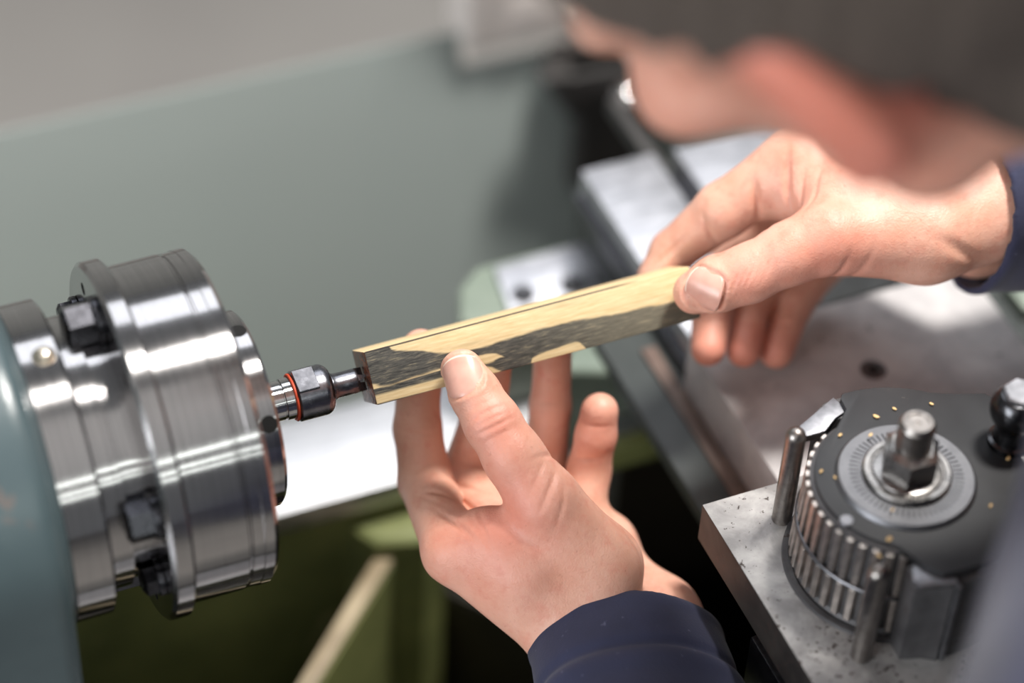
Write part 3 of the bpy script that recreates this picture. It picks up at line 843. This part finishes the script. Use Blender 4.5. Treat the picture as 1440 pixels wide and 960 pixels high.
def grooves(P, d, gl):
    """skin creases: (centre, axis direction, facing side, half width, depth, reach)"""
    for c, a, sd_, w, dep_, reach in gl:
        a = nrmz(a); q = P - np.asarray(c, np.float32)
        u = q @ a.astype(np.float32)
        side = np.clip(1 + (q @ nrmz(sd_).astype(np.float32)) / 4.0, 0, 1)
        fall = np.exp(-(u / w) ** 2) * np.exp(-((q * q).sum(1)) / (reach * reach))
        d = d + dep_ * fall * side
    return d

def nail_beds(P, d, beds):
    # a shallow bed in the skin so that the nail plate sits between soft folds
    for c, ax, nm, hw_, ln, R in beds:
        q = P - np.asarray(c, np.float32)
        u = q @ np.asarray(ax, np.float32) / (ln / 2 + 0.35)
        v = q @ np.cross(ax, nm).astype(np.float32) / (hw_ + 0.35)
        n_ = q @ np.asarray(nm, np.float32)
        e = (np.abs(u) ** 3 + np.abs(v) ** 3)
        inside = 1 / (1 + np.exp((e - 1) * 14))
        rim = np.exp(-((e - 1.45) / 0.35) ** 2)
        on = (n_ > -5.5) & (n_ < 4)
        d = d + on * (0.75 * inside - 0.30 * rim)
    return d

# ---- left hand (world mm): joints from tip to root
LH = {'thumb': [((30.9, -18.7, 11.5), 7.4), ((32.7, -26.4, 6.6), 8.6), ((35.2, -36.5, 1.1), 9.7), ((39.1, -47.1, -7.0), 10.4), ((45.8, -60.4, -19.3), 12.5), ((59.8, -76.4, -42.5), 15.5)],
    'index': [((28.8, 15.1, -8.7), 7.1), ((26.0, 10.3, -21.5), 8.0), ((22.2, 0.7, -34.2), 8.6), ((21.5, -9.6, -51.1), 9.9), ((16.6, -51.3, -43.3), 11)],
    'middle': [((55.9, 11.6, -14.0), 7.4), ((47.7, -0.6, -37.4), 8.3), ((39.1, -6.0, -58.9), 9.6), ((36.8, -45.9, -52.5), 11)],
    'ring': [((78.6, 8.8, -15.5), 7.0), ((74.5, -1.0, -39.2), 7.5), ((69.4, -10.1, -61.2), 8.4), ((56.0, -41.1, -62.8), 10)],
    'little': [((84.7, -21.1, -26.4), 6.9), ((82.6, -23.9, -35.6), 7.4), ((79.5, -26.7, -50.8), 8.0), ((71.1, -39.1, -63.1), 9.4)],
    'palm': [[((16.6, -51.3, -43.3), 11), ((46.0, -86.7, -60.8), 14)], [((36.1, -47.6, -51.6), 12), ((59.6, -84.6, -64.5), 15)], [((55.5, -42.3, -61.3), 12), ((70.9, -81.9, -68.6), 14)], [((71.4, -39.1, -67.2), 10), ((82.7, -78.8, -74.9), 14)], [((59.8, -76.4, -42.5), 15.5), ((53.0, -89.6, -60.5), 14.5)], [((49.6, -90.6, -61.4), 15.5), ((35.6, -159.2, -59.5), 18), ((19.6, -237.5, -57.3), 22)], [((82.2, -90.8, -72.0), 15), ((68.2, -159.4, -70.1), 18), ((52.2, -237.8, -67.9), 22)]],
    'pads': [((30.6, -59.5, -36.4), 13), ((37.7, -69.0, -42.2), 16.5), ((78.3, -46.7, -69.9), 12), ((82.7, -82.7, -72.8), 14.5), ((49.1, -78.5, -51.9), 16), ((25.3, -53.4, -35.8), 8)],
    'tendons': [[((23.3, -67.6, -37.7), 3.0), ((43.0, -92.4, -50.9), 3.0)]],
    'grooves': [((30.94, -36.33, 11.4), (-0.085, 0.935, 0.344), (-0.351, -0.352, 0.868), 0.6, 0.4, 7), ((31.3, -39.27, 10.47), (-0.083, 0.934, 0.346), (-0.358, -0.352, 0.865), 0.6, 0.85, 8.5), ((31.78, -42.08, 9.25), (-0.154, 0.845, 0.512), (-0.327, -0.533, 0.78), 0.6, 0.6, 8), ((32.41, -44.27, 7.64), (-0.209, 0.739, 0.64), (-0.293, -0.672, 0.68), 0.6, 0.9, 9), ((33.23, -46.56, 5.53), (-0.226, 0.7, 0.677), (-0.291, -0.712, 0.639), 0.6, 0.4, 8), ((44.46, -65.92, -7.17), (0.774, -0.564, -0.288), (-0.058, -0.516, 0.855), 0.9, 1.0, 10), ((42.61, -60.58, -4.04), (0.753, -0.529, -0.391), (0.008, -0.587, 0.81), 0.8, 0.4, 8), ((47.19, -71.25, -11.76), (0.894, -0.224, -0.387), (0.073, -0.781, 0.62), 0.8, 0.5, 9), ((20.74, -30.12, -36.76), (0.686, 0.68, -0.258), (0.179, 0.186, 0.966), 0.9, 1.6, 10), ((32.48, -19.88, -48.19), (0.748, 0.537, 0.391), (-0.561, 0.196, 0.804), 0.9, 1.2, 9), ((16.8, -50.04, -29.6), (0.898, 0.301, 0.321), (-0.4, 0.257, 0.879), 0.9, 2.0, 11), ((30.45, -31.84, -46.81), (0.754, 0.329, 0.569), (-0.644, 0.194, 0.74), 0.9, 1.6, 10), ((20.16, -6.58, -28.91), (0.257, 0.52, 0.815), (-0.221, -0.789, 0.573), 0.6, 0.7, 9), ((19.78, -7.62, -30.72), (0.18, 0.447, 0.876), (-0.258, -0.839, 0.48), 0.5, 0.4, 8), ((14.46, -28.85, -37.9), (0.843, 0.453, 0.289), (-0.428, 0.24, 0.871), 0.7, 0.5, 8), ((49.63, -53.42, -3.93), (-0.126, 0.911, 0.392), (0.747, -0.173, 0.642), 0.8, 1.0, 9), ((72.38, -5.66, -32.03), (0.18, 0.518, 0.836), (-0.341, -0.764, 0.547), 0.6, 0.5, 7), ((77.86, -31.29, -38.93), (-0.155, 0.336, 0.929), (-0.486, -0.845, 0.225), 0.8, 1.1, 9), ((80.42, -27.47, -26.73), (0.174, 0.38, 0.908), (-0.5, -0.761, 0.414), 0.6, 0.5, 7), ((83.63, -71.81, -58.35), (0.922, -0.319, -0.217), (0.324, 0.332, 0.886), 2.2, 1.8, 13), ((74.0, -81.09, -34.4), (0.503, 0.734, -0.457), (0.835, -0.276, 0.476), 1.6, 0.8, 12), ((23.36, -59.26, -24.97), (0.88, -0.19, 0.436), (-0.459, -0.1, 0.883), 0.8, 1.3, 8), ((21.61, -56.43, -25.81), (0.865, -0.014, 0.502), (-0.502, 0.007, 0.865), 0.6, 0.7, 8)],
    'nailbeds': [((27.16, -24.47, 15.53), (0.063, 0.892, 0.447), (-0.562, -0.338, 0.755), 7.2, 14.6, 8.6)]}
def left_hand(P):
    th = finger(P, LH['thumb'], 3)
    fl = [finger(P, LH[k]) for k in ('index', 'middle', 'ring', 'little')]
    palm = None
    for js in LH['palm']:
        d = chain(P, js, 4); palm = d if palm is None else smin(palm, d, 9)
    for c, r in LH['pads']: palm = smin(palm, ball(P, c, r), 8)
    f = fl[0]
    for g in fl[1:]: f = smin(f, g, 0.8)
    d = smin(palm, f, 5)
    d = smin(d, th, 6)
    for js in LH['tendons']: d = smin(d, chain(P, js, 2), 3)
    return nail_beds(P, grooves(P, d, LH['grooves']), LH['nailbeds'])

# ---- right hand
RH = {'thumb': [((120.8, -16.7, 17.4), 7.8), ((127.7, -19.6, 21.9), 9.8), ((138.1, -22.7, 26.2), 10.2), ((152.9, -24.2, 32.6), 11.0), ((167.5, -25.2, 36.5), 13.2), ((203.9, -31.4, 31.9), 17)],
    'index': [((122.1, 15.6, -4.3), 6.9), ((130.8, 20.4, 1.7), 8.2), ((147.7, 16.3, 20.8), 10.4), ((174.8, 12.4, 40.1), 11.8)],
    'middle': [((137.9, -2.8, -29.6), 6.6), ((148.6, 16.9, -21.1), 8.2), ((171.1, 30.5, -7.5), 9.6), ((193.9, 21.1, 23.4), 11.5)],
    'ring': [((152.4, -4.6, -33.7), 6.6), ((164.8, 15.0, -30.3), 7.8), ((187.1, 28.8, -19.5), 9.3), ((208.5, 24.2, 8.2), 11)],
    'little': [((166.9, -4.8, -39.2), 6.6), ((181.8, 11.6, -34.8), 7.4), ((199.7, 23.5, -29.0), 8.6), ((220.9, 22.8, -6.4), 10)],
    'palm': [[((174.1, 13.4, 40.8), 11.8), ((231.4, -18.2, 35.8), 14)], [((193.9, 21.1, 23.4), 12), ((238.2, -12.9, 25.0), 14)], [((208.5, 24.2, 8.2), 12), ((242.7, -11.7, 13.8), 13)], [((220.9, 22.8, -6.4), 11), ((243.8, -14.7, 7.2), 13)], [((203.9, -31.4, 31.9), 17), ((230.4, -31.7, 31.5), 16)], [((233.9, -28.0, 36.3), 16.5), ((352.8, -40.2, 25.3), 21)], [((242.5, -23.1, 14.6), 14), ((361.4, -35.3, 3.5), 19)]],
    'pads': [((179.7, -12.1, 39.5), 14), ((196.7, -16.5, 36.9), 18), ((235.9, -19.5, 6.5), 11.5), ((215.2, -22.2, 30.9), 18), ((166.1, 14.6, 28.5), 11), ((174.9, 4.4, 32.8), 14), ((188.8, -3.0, 11.8), 15), ((205.5, -3.1, 10.2), 17)],
    'tendons': [],
    'grooves': [((128.04, -27.55, 30.52), (-0.692, 0.708, 0.143), (-0.499, -0.611, 0.614), 0.6, 0.4, 7), ((130.31, -28.32, 31.89), (-0.64, 0.762, 0.099), (-0.58, -0.564, 0.587), 0.6, 0.75, 8.5), ((132.77, -29.09, 33.31), (-0.688, 0.714, 0.129), (-0.485, -0.585, 0.651), 0.6, 0.6, 9), ((135.41, -29.57, 34.41), (-0.745, 0.635, 0.203), (-0.332, -0.618, 0.712), 0.6, 0.8, 9), ((138.36, -29.87, 35.36), (-0.761, 0.604, 0.238), (-0.279, -0.635, 0.72), 0.6, 0.45, 9), ((141.44, -30.27, 36.45), (-0.72, 0.672, 0.173), (-0.439, -0.634, 0.637), 0.6, 0.35, 9), ((154.6, 4.88, 31.97), (-0.86, 0.445, -0.249), (-0.502, -0.823, 0.264), 1.2, 3.6, 13), ((163.32, -0.05, 41.23), (-0.614, 0.683, -0.395), (-0.772, -0.417, 0.479), 1.1, 3.4, 14), ((166.52, -4.31, 43.76), (-0.444, 0.738, -0.507), (-0.822, -0.111, 0.559), 0.9, 1.0, 12), ((169.24, -9.39, 48.42), (-0.446, 0.592, -0.671), (-0.739, 0.179, 0.649), 0.9, 0.8, 12), ((138.95, 8.73, 18.65), (-0.703, 0.469, -0.534), (-0.595, -0.799, 0.082), 0.9, 1.2, 9), ((125.7, 14.97, 6.89), (-0.401, 0.828, 0.391), (-0.567, -0.56, 0.604), 0.8, 1.0, 8), ((166.34, -38.89, 33.63), (-0.944, 0.168, 0.282), (-0.229, -0.953, -0.199), 1.2, 0.9, 12), ((173.96, -40.55, 33.67), (-0.913, 0.23, 0.337), (-0.28, -0.954, -0.106), 1.2, 0.6, 12), ((207.41, -48.67, 37.92), (0.646, 0.317, 0.694), (0.108, -0.938, 0.329), 2.2, 1.8, 14), ((140.38, 2.03, -19.87), (0.343, 0.844, 0.412), (-0.214, -0.357, 0.909), 0.7, 0.7, 7), ((155.84, 1.76, -25.55), (0.412, 0.892, 0.185), (-0.164, -0.127, 0.978), 0.7, 0.7, 7), ((171.1, 0.68, -30.82), (0.442, 0.875, 0.2), (-0.215, -0.113, 0.97), 0.7, 0.7, 7)],
    'nailbeds': [((119.08, -24.49, 25.26), (-0.543, 0.839, -0.048), (-0.794, -0.494, 0.355), 7.6, 14.6, 9.2)]}
def right_hand(P):
    th = finger(P, RH['thumb'], 3)
    fl = [finger(P, RH[k]) for k in ('index', 'middle', 'ring', 'little')]
    palm = None
    for js in RH['palm']:
        d = chain(P, js, 4); palm = d if palm is None else smin(palm, d, 9)
    for c, r in RH['pads']: palm = smin(palm, ball(P, c, r), 8)
    f = fl[0]
    for g in fl[1:]: f = smin(f, g, 0.8)
    d = smin(palm, f, 5)
    d = smin(d, th, 6)
    for js in RH['tendons']: d = smin(d, chain(P, js, 2), 3)
    return nail_beds(P, grooves(P, d, RH['grooves']), RH['nailbeds'])

def bounds(H, pad):
    pts = []
    for k in ('thumb', 'index', 'middle', 'ring', 'little'): pts += [j[0] for j in H[k]]
    for js in H['palm']: pts += [j[0] for j in js]
    pts = np.array(pts); return pts.min(0) - pad, pts.max(0) + pad

# ---- head: local frame x forward, y left, z up
HC = np.array((102.7, -117.4, 267.1), float)
HF = nrmz((-0.373, 0.71, -0.598)); HL = np.asarray((-0.633, -0.666, -0.396), float); HL = nrmz(HL - HF * (HL @ HF)); HU = np.cross(HF, HL)
HR = np.stack([HF, HL, HU])
def hl(P): return ((P - HC.astype(np.float32)) @ HR.T.astype(np.float32))
def hw(p): return HC + HR.T @ np.asarray(p, float)
NECK = (291.5, -194.7, 177.6)
def head_core(Q):
    d = ellip(Q, (-12, 0, 36), (96, 76, 84))
    d = smin(d, ellip(Q, (40, 0, -12), (56, 58, 78)), 18)
    d = smin(d, cone_seg(Q, (66, 14, -84), (66, -14, -84), 19, 19), 16)
    for s in (1, -1):
        d = smin(d, cone_seg(Q, (70, 14 * s, -84), (4, 54 * s, -48), 15, 15), 14)
        d = smin(d, cone_seg(Q, (4, 54 * s, -48), (2, 62 * s, -18), 15, 16), 14)
        d = smin(d, ellip(Q, (66, 42 * s, -18), (22, 22, 16)), 12)
        d = smin(d, cone_seg(Q, (88, 10 * s, 18), (70, 50 * s, 16), 8, 8), 10)
    return d
def head_sdf(P):
    Q = hl(P)
    d = head_core(Q)
    d = smin(d, cone_seg(Q, (93, 0, 10), (112, 0, -24), 7, 10), 7)
    for s in (1, -1):
        d = smin(d, ball(Q, (102, 11 * s, -28), 7), 5)
        d = np.maximum(d, -ellip(Q, (93, 32 * s, 1), (12, 15, 9)))
        d = smin(d, cone_seg(Q, (84, 22 * s, 6), (76, 46 * s, 3), 4, 4), 4)
    d = smin(d, cone_seg(Q, (94, 13, -50), (94, -13, -50), 6, 6), 6)
    d = smin(d, cone_seg(Q, (92, 10, -60), (92, -10, -60), 6.5, 6.5), 6)
    d = d + 2.2 * np.exp(-((Q[:, 2] + 55) / 1.6) ** 2) * (np.abs(Q[:, 1]) < 24) * (Q[:, 0] > 70)
    # ears
    for s in (1, -1):
        ax = np.array([[0.94, -0.34 * s, 0], [0.34 * s, 0.94, 0], [0, 0, 1.0]])
        c = (-12, 81 * s, 4)
        rim = ellip(Q, c, (19, 8, 31), ax)
        hol = ellip(Q, (-4, 89 * s, 8), (11, 7, 20), ax)
        e = np.maximum(rim, -hol)
        e = smin(e, ball(Q, (-5, 79 * s, -22), 8), 6)
        d = smin(d, e, 5)
    nk = cone_seg(P, hw((-30, 0, -40)), NECK, 57, 60)
    d = smin(d, nk, 16)
    return d
def hair_fn(P):
    Q = hl(P)
    shell = head_core(Q)
    nk = cone_seg(P, hw((-30, 0, -40)), NECK, 57, 60)
    shell = smin(shell, nk, 16)
    wob = 1.6 * np.sin(Q[:, 0] * .35) * np.sin(Q[:, 1] * .31 + 1) * np.sin(Q[:, 2] * .33 + 2)
    lim = 9 * np.clip((Q[:, 2] + 70) / 70, 0.15, 1)
    out = shell - lim + wob
    # where hair grows: above the brow line, behind the ears, down to the nape
    line = np.where(Q[:, 0] > 5, 34 + 0.25 * (Q[:, 0] - 5), np.where(Q[:, 0] > -24, 26 + 0.0 * Q[:, 0], -62.0))
    side = 44 - (Q[:, 2])           # positive below
    region = np.maximum(line - Q[:, 2], Q[:, 0] - 74 - 0.0 * Q[:, 2])
    region = region * 0.6
    return np.maximum(out, region)

# ---- torso, arms, legs
KNEEL = ((360, -400, -600), (340, -470, -1010))
KNEER = ((520, -360, -600), (510, -420, -1010))
LS, RS = (90, -347, 126), (412, -130, 165)
LE, RE = (16.9, -330.7, -60.0), (465, -50, 5)
LW, RW = (65.9, -90.7, -66.7), (237.4, -26.7, 26.2)
HIP = np.array((440, -440, -170), float)
SIDE = nrmz(np.array(LS) - np.array(RS))
CH = (np.array(LS) + np.array(RS)) / 2
def torso_core(P, g=0.0):
    d = cone_seg(P, np.array(LS) - SIDE * 40 + np.array((0, 0, -40)), np.array(RS) + SIDE * 40 + np.array((0, 0, -40)), 72 + g, 72 + g)
    m1 = CH + (HIP - CH) * 0.35
    d = smin(d, cone_seg(P, m1 + SIDE * 60, m1 - SIDE * 60, 100 + g, 100 + g), 60)
    d = smin(d, cone_seg(P, CH + SIDE * 50, HIP + SIDE * 60, 92 + g, 98 + g), 50)
    d = smin(d, cone_seg(P, CH - SIDE * 50, HIP - SIDE * 60, 92 + g, 98 + g), 50)
    d = smin(d, cone_seg(P, HIP + SIDE * 62, HIP - SIDE * 62, 98 + g, 98 + g), 40)
    d = smin(d, cone_seg(P, NECK, CH, 56 + g * 1.3, 84 + g * 1.2), 36)
    return d
def arm_core(P, sh, el, wr, g=0.0):
    d = cone_seg(P, sh, el, 54 + g, 44 + g)
    return smin(d, cone_seg(P, el, wr, 44 + g, 31 + g), 18)
def legs(P, g=0.0):
    d = None
    for s, kx in ((1, KNEEL), (-1, KNEER)):
        hp = HIP + SIDE * 75 * s; kn = np.array(kx[0]); an = np.array(kx[1])
        e = smin(cone_seg(P, hp, kn, 86 + g, 58 + g), cone_seg(P, kn, an, 58 + g, 42 + g), 25)
        d = e if d is None else smin(d, e, 12)
    return d
def body_fn(P):
    d = torso_core(P)
    d = smin(d, arm_core(P, LS, LE, LW, -17), 40)
    d = smin(d, arm_core(P, RS, RE, RW, -17), 40)
    return smin(d, legs(P, -6), 30)

pieces = []
lo, hi = bounds(LH, 24)
pieces.append(polygonize(left_hand, lo, hi, 0.6))
lo, hi = bounds(RH, 24)
pieces.append(polygonize(right_hand, lo, hi, 0.62))
a = np.array([hw((x, y, z)) for x in (-130, 130) for y in (-105, 105) for z in (-120, 130)] + [np.array(NECK) + d for d in ((-70, -70, -70), (70, 70, 70))])
pieces.append(polygonize(head_sdf, a.min(0), a.max(0), 2.4))
allp = np.array([LS, RS, LE, RE, LW, RW, HIP, KNEEL[1], KNEER[1], NECK, KNEEL[0], KNEER[0]], float)
v, q = polygonize(body_fn, allp.min(0) - 195, allp.max(0) + 195, 10.0)
pieces.append((v, q))
pieces = [(smooth_mesh(v, q, 3 if i < 2 else 2, 0.45), q) for i, (v, q) in enumerate(pieces)]
BL_SPOTS = [(np.array(c), r, k) for c, r, k in [((32.9, -41.6, 6.9), 11, 0.5), ((23.1, -67.2, -26.7), 24, 0.4), ((5.8, -58.1, -37.1), 14, 0.11), ((32.9, -61.2, -11.2), 18, 0.4), ((83.7, -25.0, -30.4), 12, 0.5), ((134.1, -28.4, 30.7), 12, 0.4), ((163.0, -36.6, 35.4), 22, 0.5), ((135.7, -6.7, -27.0), 14, 0.4), ((149.9, -8.8, -30.0), 14, 0.4), ((164.5, -8.6, -35.2), 14, 0.4), ((169.6, -0.1, 43.5), 14, 0.2)]]
BL_SPOTS += [(hw((-14, 84, 2)), 36, 1.8), (hw((-14, -84, 2)), 36, 1.8), (hw((104, 0, -26)), 22, .5), (hw((92, 0, -55)), 18, .9), (hw((66, 48, -20)), 30, .35)]
def blood(v):
    b = np.full(len(v), 0.15)
    for c, r, k in BL_SPOTS:
        d2 = ((v - c) ** 2).sum(1); b += k * np.exp(-d2 / (r * r))
    return b
body = mesh_object('body', pieces, M['skin'], person, blood)

v, q = polygonize(hair_fn, np.array([hw((x, y, z)) for x in (-130, 130) for y in (-105, 105) for z in (-120, 140)]).min(0),
                  np.array([hw((x, y, z)) for x in (-130, 130) for y in (-105, 105) for z in (-120, 140)]).max(0), 2.4)
mesh_object('hair', [(smooth_mesh(v, q, 1), q)], M['hair'], person)
for s in (1, -1):
    e = MB().ball(hw((80, 32 * s, 1)), 12.2).build('eye', M['eye'], person)
    MB().ball(hw((87.6, 32 * s, -1.0)), 5.6).build('iris', M['iris'], e)

# ---- clothing
def cut(P, c, n): return (P - np.asarray(c, np.float32)) @ nrmz(n).astype(np.float32)
CUFL = {'c': (65.5, -92.7, -66.7), 'n': (0.2, 0.979, -0.027), 'caps': [((52.4, -76.9, -61.8), (17.4, -248.3, -57.0), 17.2, 31), ((85.0, -77.1, -72.4), (50.0, -248.5, -67.6), 17.2, 31), ((67.0, -80.6, -63.2), (29.2, -265.7, -58.1), 18.0, 31)],
    'seam': 24, 'keep': 110}
CUFR = {'c': (229.3, -24.7, 26.3), 'n': (-0.991, 0.101, 0.092), 'caps': [((212.1, -25.8, 38.4), (370.6, -42.0, 23.6), 20.5, 32), ((220.7, -20.9, 16.6), (379.2, -37.1, 1.9), 20.5, 32)],
    'seam': 24, 'keep': 90}       # (centre, direction towards the hand, [axis capsules])
def sleeve_near(P, cf):
    outer = None
    for a, b, ra, rb in cf['caps']:
        d = cone_seg(P, a, b, ra, rb); outer = d if outer is None else smin(outer, d, 22)
    t = -cut(P, cf['c'], cf['n'])            # distance back from the cuff edge
    # hem: a turned edge, a stitched step, soft folds further up
    outer = outer - 0.9 * np.exp(-((t - 2.5) / 3.0) ** 2)
    outer = outer + 1.3 * np.exp(-((t - cf['seam']) / 2.2) ** 2) - 1.0 * np.exp(-((t - cf['seam'] - 6) / 4.5) ** 2)
    ang = (P @ np.array([.11, .13, .09], np.float32))
    outer = outer + 0.8 * np.sin(ang + t * 0.06) * np.clip(t / 30, 0, 1)
    sh = np.maximum(outer, -(outer + 2.6))
    return smin(np.maximum(sh, -t), np.full(len(P), 1e3, np.float32), 0.01)
def jacket(P):
    d = torso_core(P, 12)
    d = smin(d, arm_core(P, LS, LE, LW, 8), 40)
    d = smin(d, arm_core(P, RS, RE, RW, 8), 40)
    d = d + 3.0 * np.sin(P[:, 0] * .045 + P[:, 2] * .03) * np.sin(P[:, 1] * .05 + P[:, 2] * .04)
    d = np.maximum(d, -cut(P, HIP + np.array((0, 0, -60)), (0, 0, 1)))
    nd = nrmz(hw((-30, 0, -40)) - np.array(NECK))
    d = np.maximum(d, np.where(ball(P, NECK, 120) < 0, cut(P, np.array(NECK) + nd * 46, nd), -1e3))
    for cf, w in ((CUFL, LW), (CUFR, RW)):
        near = ball(P, cf['c'], 150) < 0
        d = np.where(near, np.maximum(d, cut(P, np.array(cf['c']) - nrmz(cf['n']) * cf['keep'], cf['n'])), d)
    return d
jp = []
b = np.array([NECK, LS, RS, LE, RE, HIP, CUFL['c'], CUFR['c']], float)
jp.append(polygonize(jacket, b.min(0) - 195, b.max(0) + 195, 5.0))
for cf in (CUFL, CUFR):
    e = np.array([c[0] for c in cf['caps']] + [c[1] for c in cf['caps']], float)
    jp.append(polygonize(lambda P: sleeve_near(P, cf), e.min(0) - 52, e.max(0) + 52, 1.0 if cf is CUFL else 1.3))
mesh_object('jacket', [(smooth_mesh(v, q, 2), q) for v, q in jp], M['navy'], person)
def collar_fn(P):
    nd = nrmz(hw((-30, 0, -40)) - np.array(NECK))
    q = P - (np.array(NECK) + nd * 16).astype(np.float32)
    u = q @ nd.astype(np.float32); rr = np.sqrt(np.maximum((q * q).sum(1) - u * u, 0))
    return np.maximum(np.abs(rr - (75 + 0.10 * u)) - 3.5, np.abs(u + 2) - 28)
c0 = np.array(NECK)
v, q = polygonize(collar_fn, c0 - 100, c0 + 100, 2.5)
mesh_object('collar', [(smooth_mesh(v, q, 3), q)], M['navy'], person)
def trousers(P):
    d = smin(legs(P, 8), cone_seg(P, HIP + SIDE * 62, HIP - SIDE * 62, 104, 104), 30)
    d = np.maximum(d, cut(P, HIP + np.array((0, 0, 60)), (0, 0, 1)))
    return d
b = np.array([KNEEL[0], KNEEL[1], KNEER[0], KNEER[1], HIP], float)
v, q = polygonize(trousers, b.min(0) - 195, b.max(0) + 195, 7.0)
mesh_object('trousers', [(smooth_mesh(v, q, 2), q)], M['trouser'], person)
for kx in (KNEEL, KNEER):
    an = np.array(kx[1], float)
    def shoe(P):
        d = smin(ellip(P, an + np.array((-14, 60, -62)), (46, 118, 34)), cone_seg(P, an + np.array((0, 0, -20)), an + np.array((0, -5, -60)), 48, 42), 22)
        return np.maximum(d, -(P[:, 2] + 1099))
    v, q = polygonize(shoe, an + np.array((-90, -110, -110)), an + np.array((80, 200, 40)), 5.0)
    mesh_object('shoe', [(smooth_mesh(v, q, 2), q)], M['leather'], person)

# ---- finger nails: curved plates lying on the finger tips
def nail(c, ax, nm, half_w, length, R, name='fingernail'):
    c = np.array(c, float); ax = nrmz(ax); nm = np.array(nm, float); nm = nrmz(nm - ax * (nm @ ax)); sd_ = np.cross(ax, nm)
    nu, nv = 20, 20; top = []
    q = MB()
    def pt(u, v, lift):
        # u along the finger (-1 root .. 1 tip), v across; superellipse outline
        th = v * math.asin(min(0.98, half_w / R))
        curl = -0.9 * max(0, u) ** 2 - 0.35 * (u * u)
        return c + ax * (u * length / 2) + sd_ * (R * math.sin(th)) + nm * (R * math.cos(th) - R + lift + curl * 0.5)
    G = {}
    for lift, key in ((-0.12, 't'), (-1.3, 'b')):
        for i in range(nu + 1):
            for j in range(nv + 1):
                a_, b_ = -1 + 2 * i / nu, -1 + 2 * j / nv
                # square to squircle map keeps rounded corners
                pw = 0.42
                u = a_ * math.sqrt(max(0, 1 - pw * b_ * b_)); v = b_ * math.sqrt(max(0, 1 - pw * (0.85 if a_ > 0 else 1.0) * a_ * a_))
                G[key, i, j] = q.bm.verts.new(pt(u, v, lift if key == 't' and 0 < i < nu and 0 < j < nv else lift - (0.25 if key == 't' else 0)))
    for i in range(nu):
        for j in range(nv):
            f = q.bm.faces.new((G['t', i, j], G['t', i + 1, j], G['t', i + 1, j + 1], G['t', i, j + 1]))
            f.material_index = 1 if i >= nu - 1 else 0
            q.bm.faces.new((G['b', i, j], G['b', i, j + 1], G['b', i + 1, j + 1], G['b', i + 1, j]))
    for i in range(nu):
        q.bm.faces.new((G['t', i, 0], G['b', i, 0], G['b', i + 1, 0], G['t', i + 1, 0]))
        q.bm.faces.new((G['t', i, nv], G['t', i + 1, nv], G['b', i + 1, nv], G['b', i, nv]))
    for j in range(nv):
        q.bm.faces.new((G['t', 0, j], G['t', 0, j + 1], G['b', 0, j + 1], G['b', 0, j]))
        q.bm.faces.new((G['t', nu, j], G['b', nu, j], G['b', nu, j + 1], G['t', nu, j + 1]))
    bmesh.ops.recalc_face_normals(q.bm, faces=q.bm.faces[:])
    return q.build(name, [M['nail'], M['nailtip']], person, None, 60)
for n_ in [((27.16, -24.47, 15.53), (0.063, 0.892, 0.447), (-0.562, -0.338, 0.755), 7.2, 14.6, 8.6, 'thumbnail'), ((119.08, -24.49, 25.26), (-0.543, 0.839, -0.048), (-0.794, -0.494, 0.355), 7.6, 14.6, 9.2, 'thumbnail')]: nail(*n_)
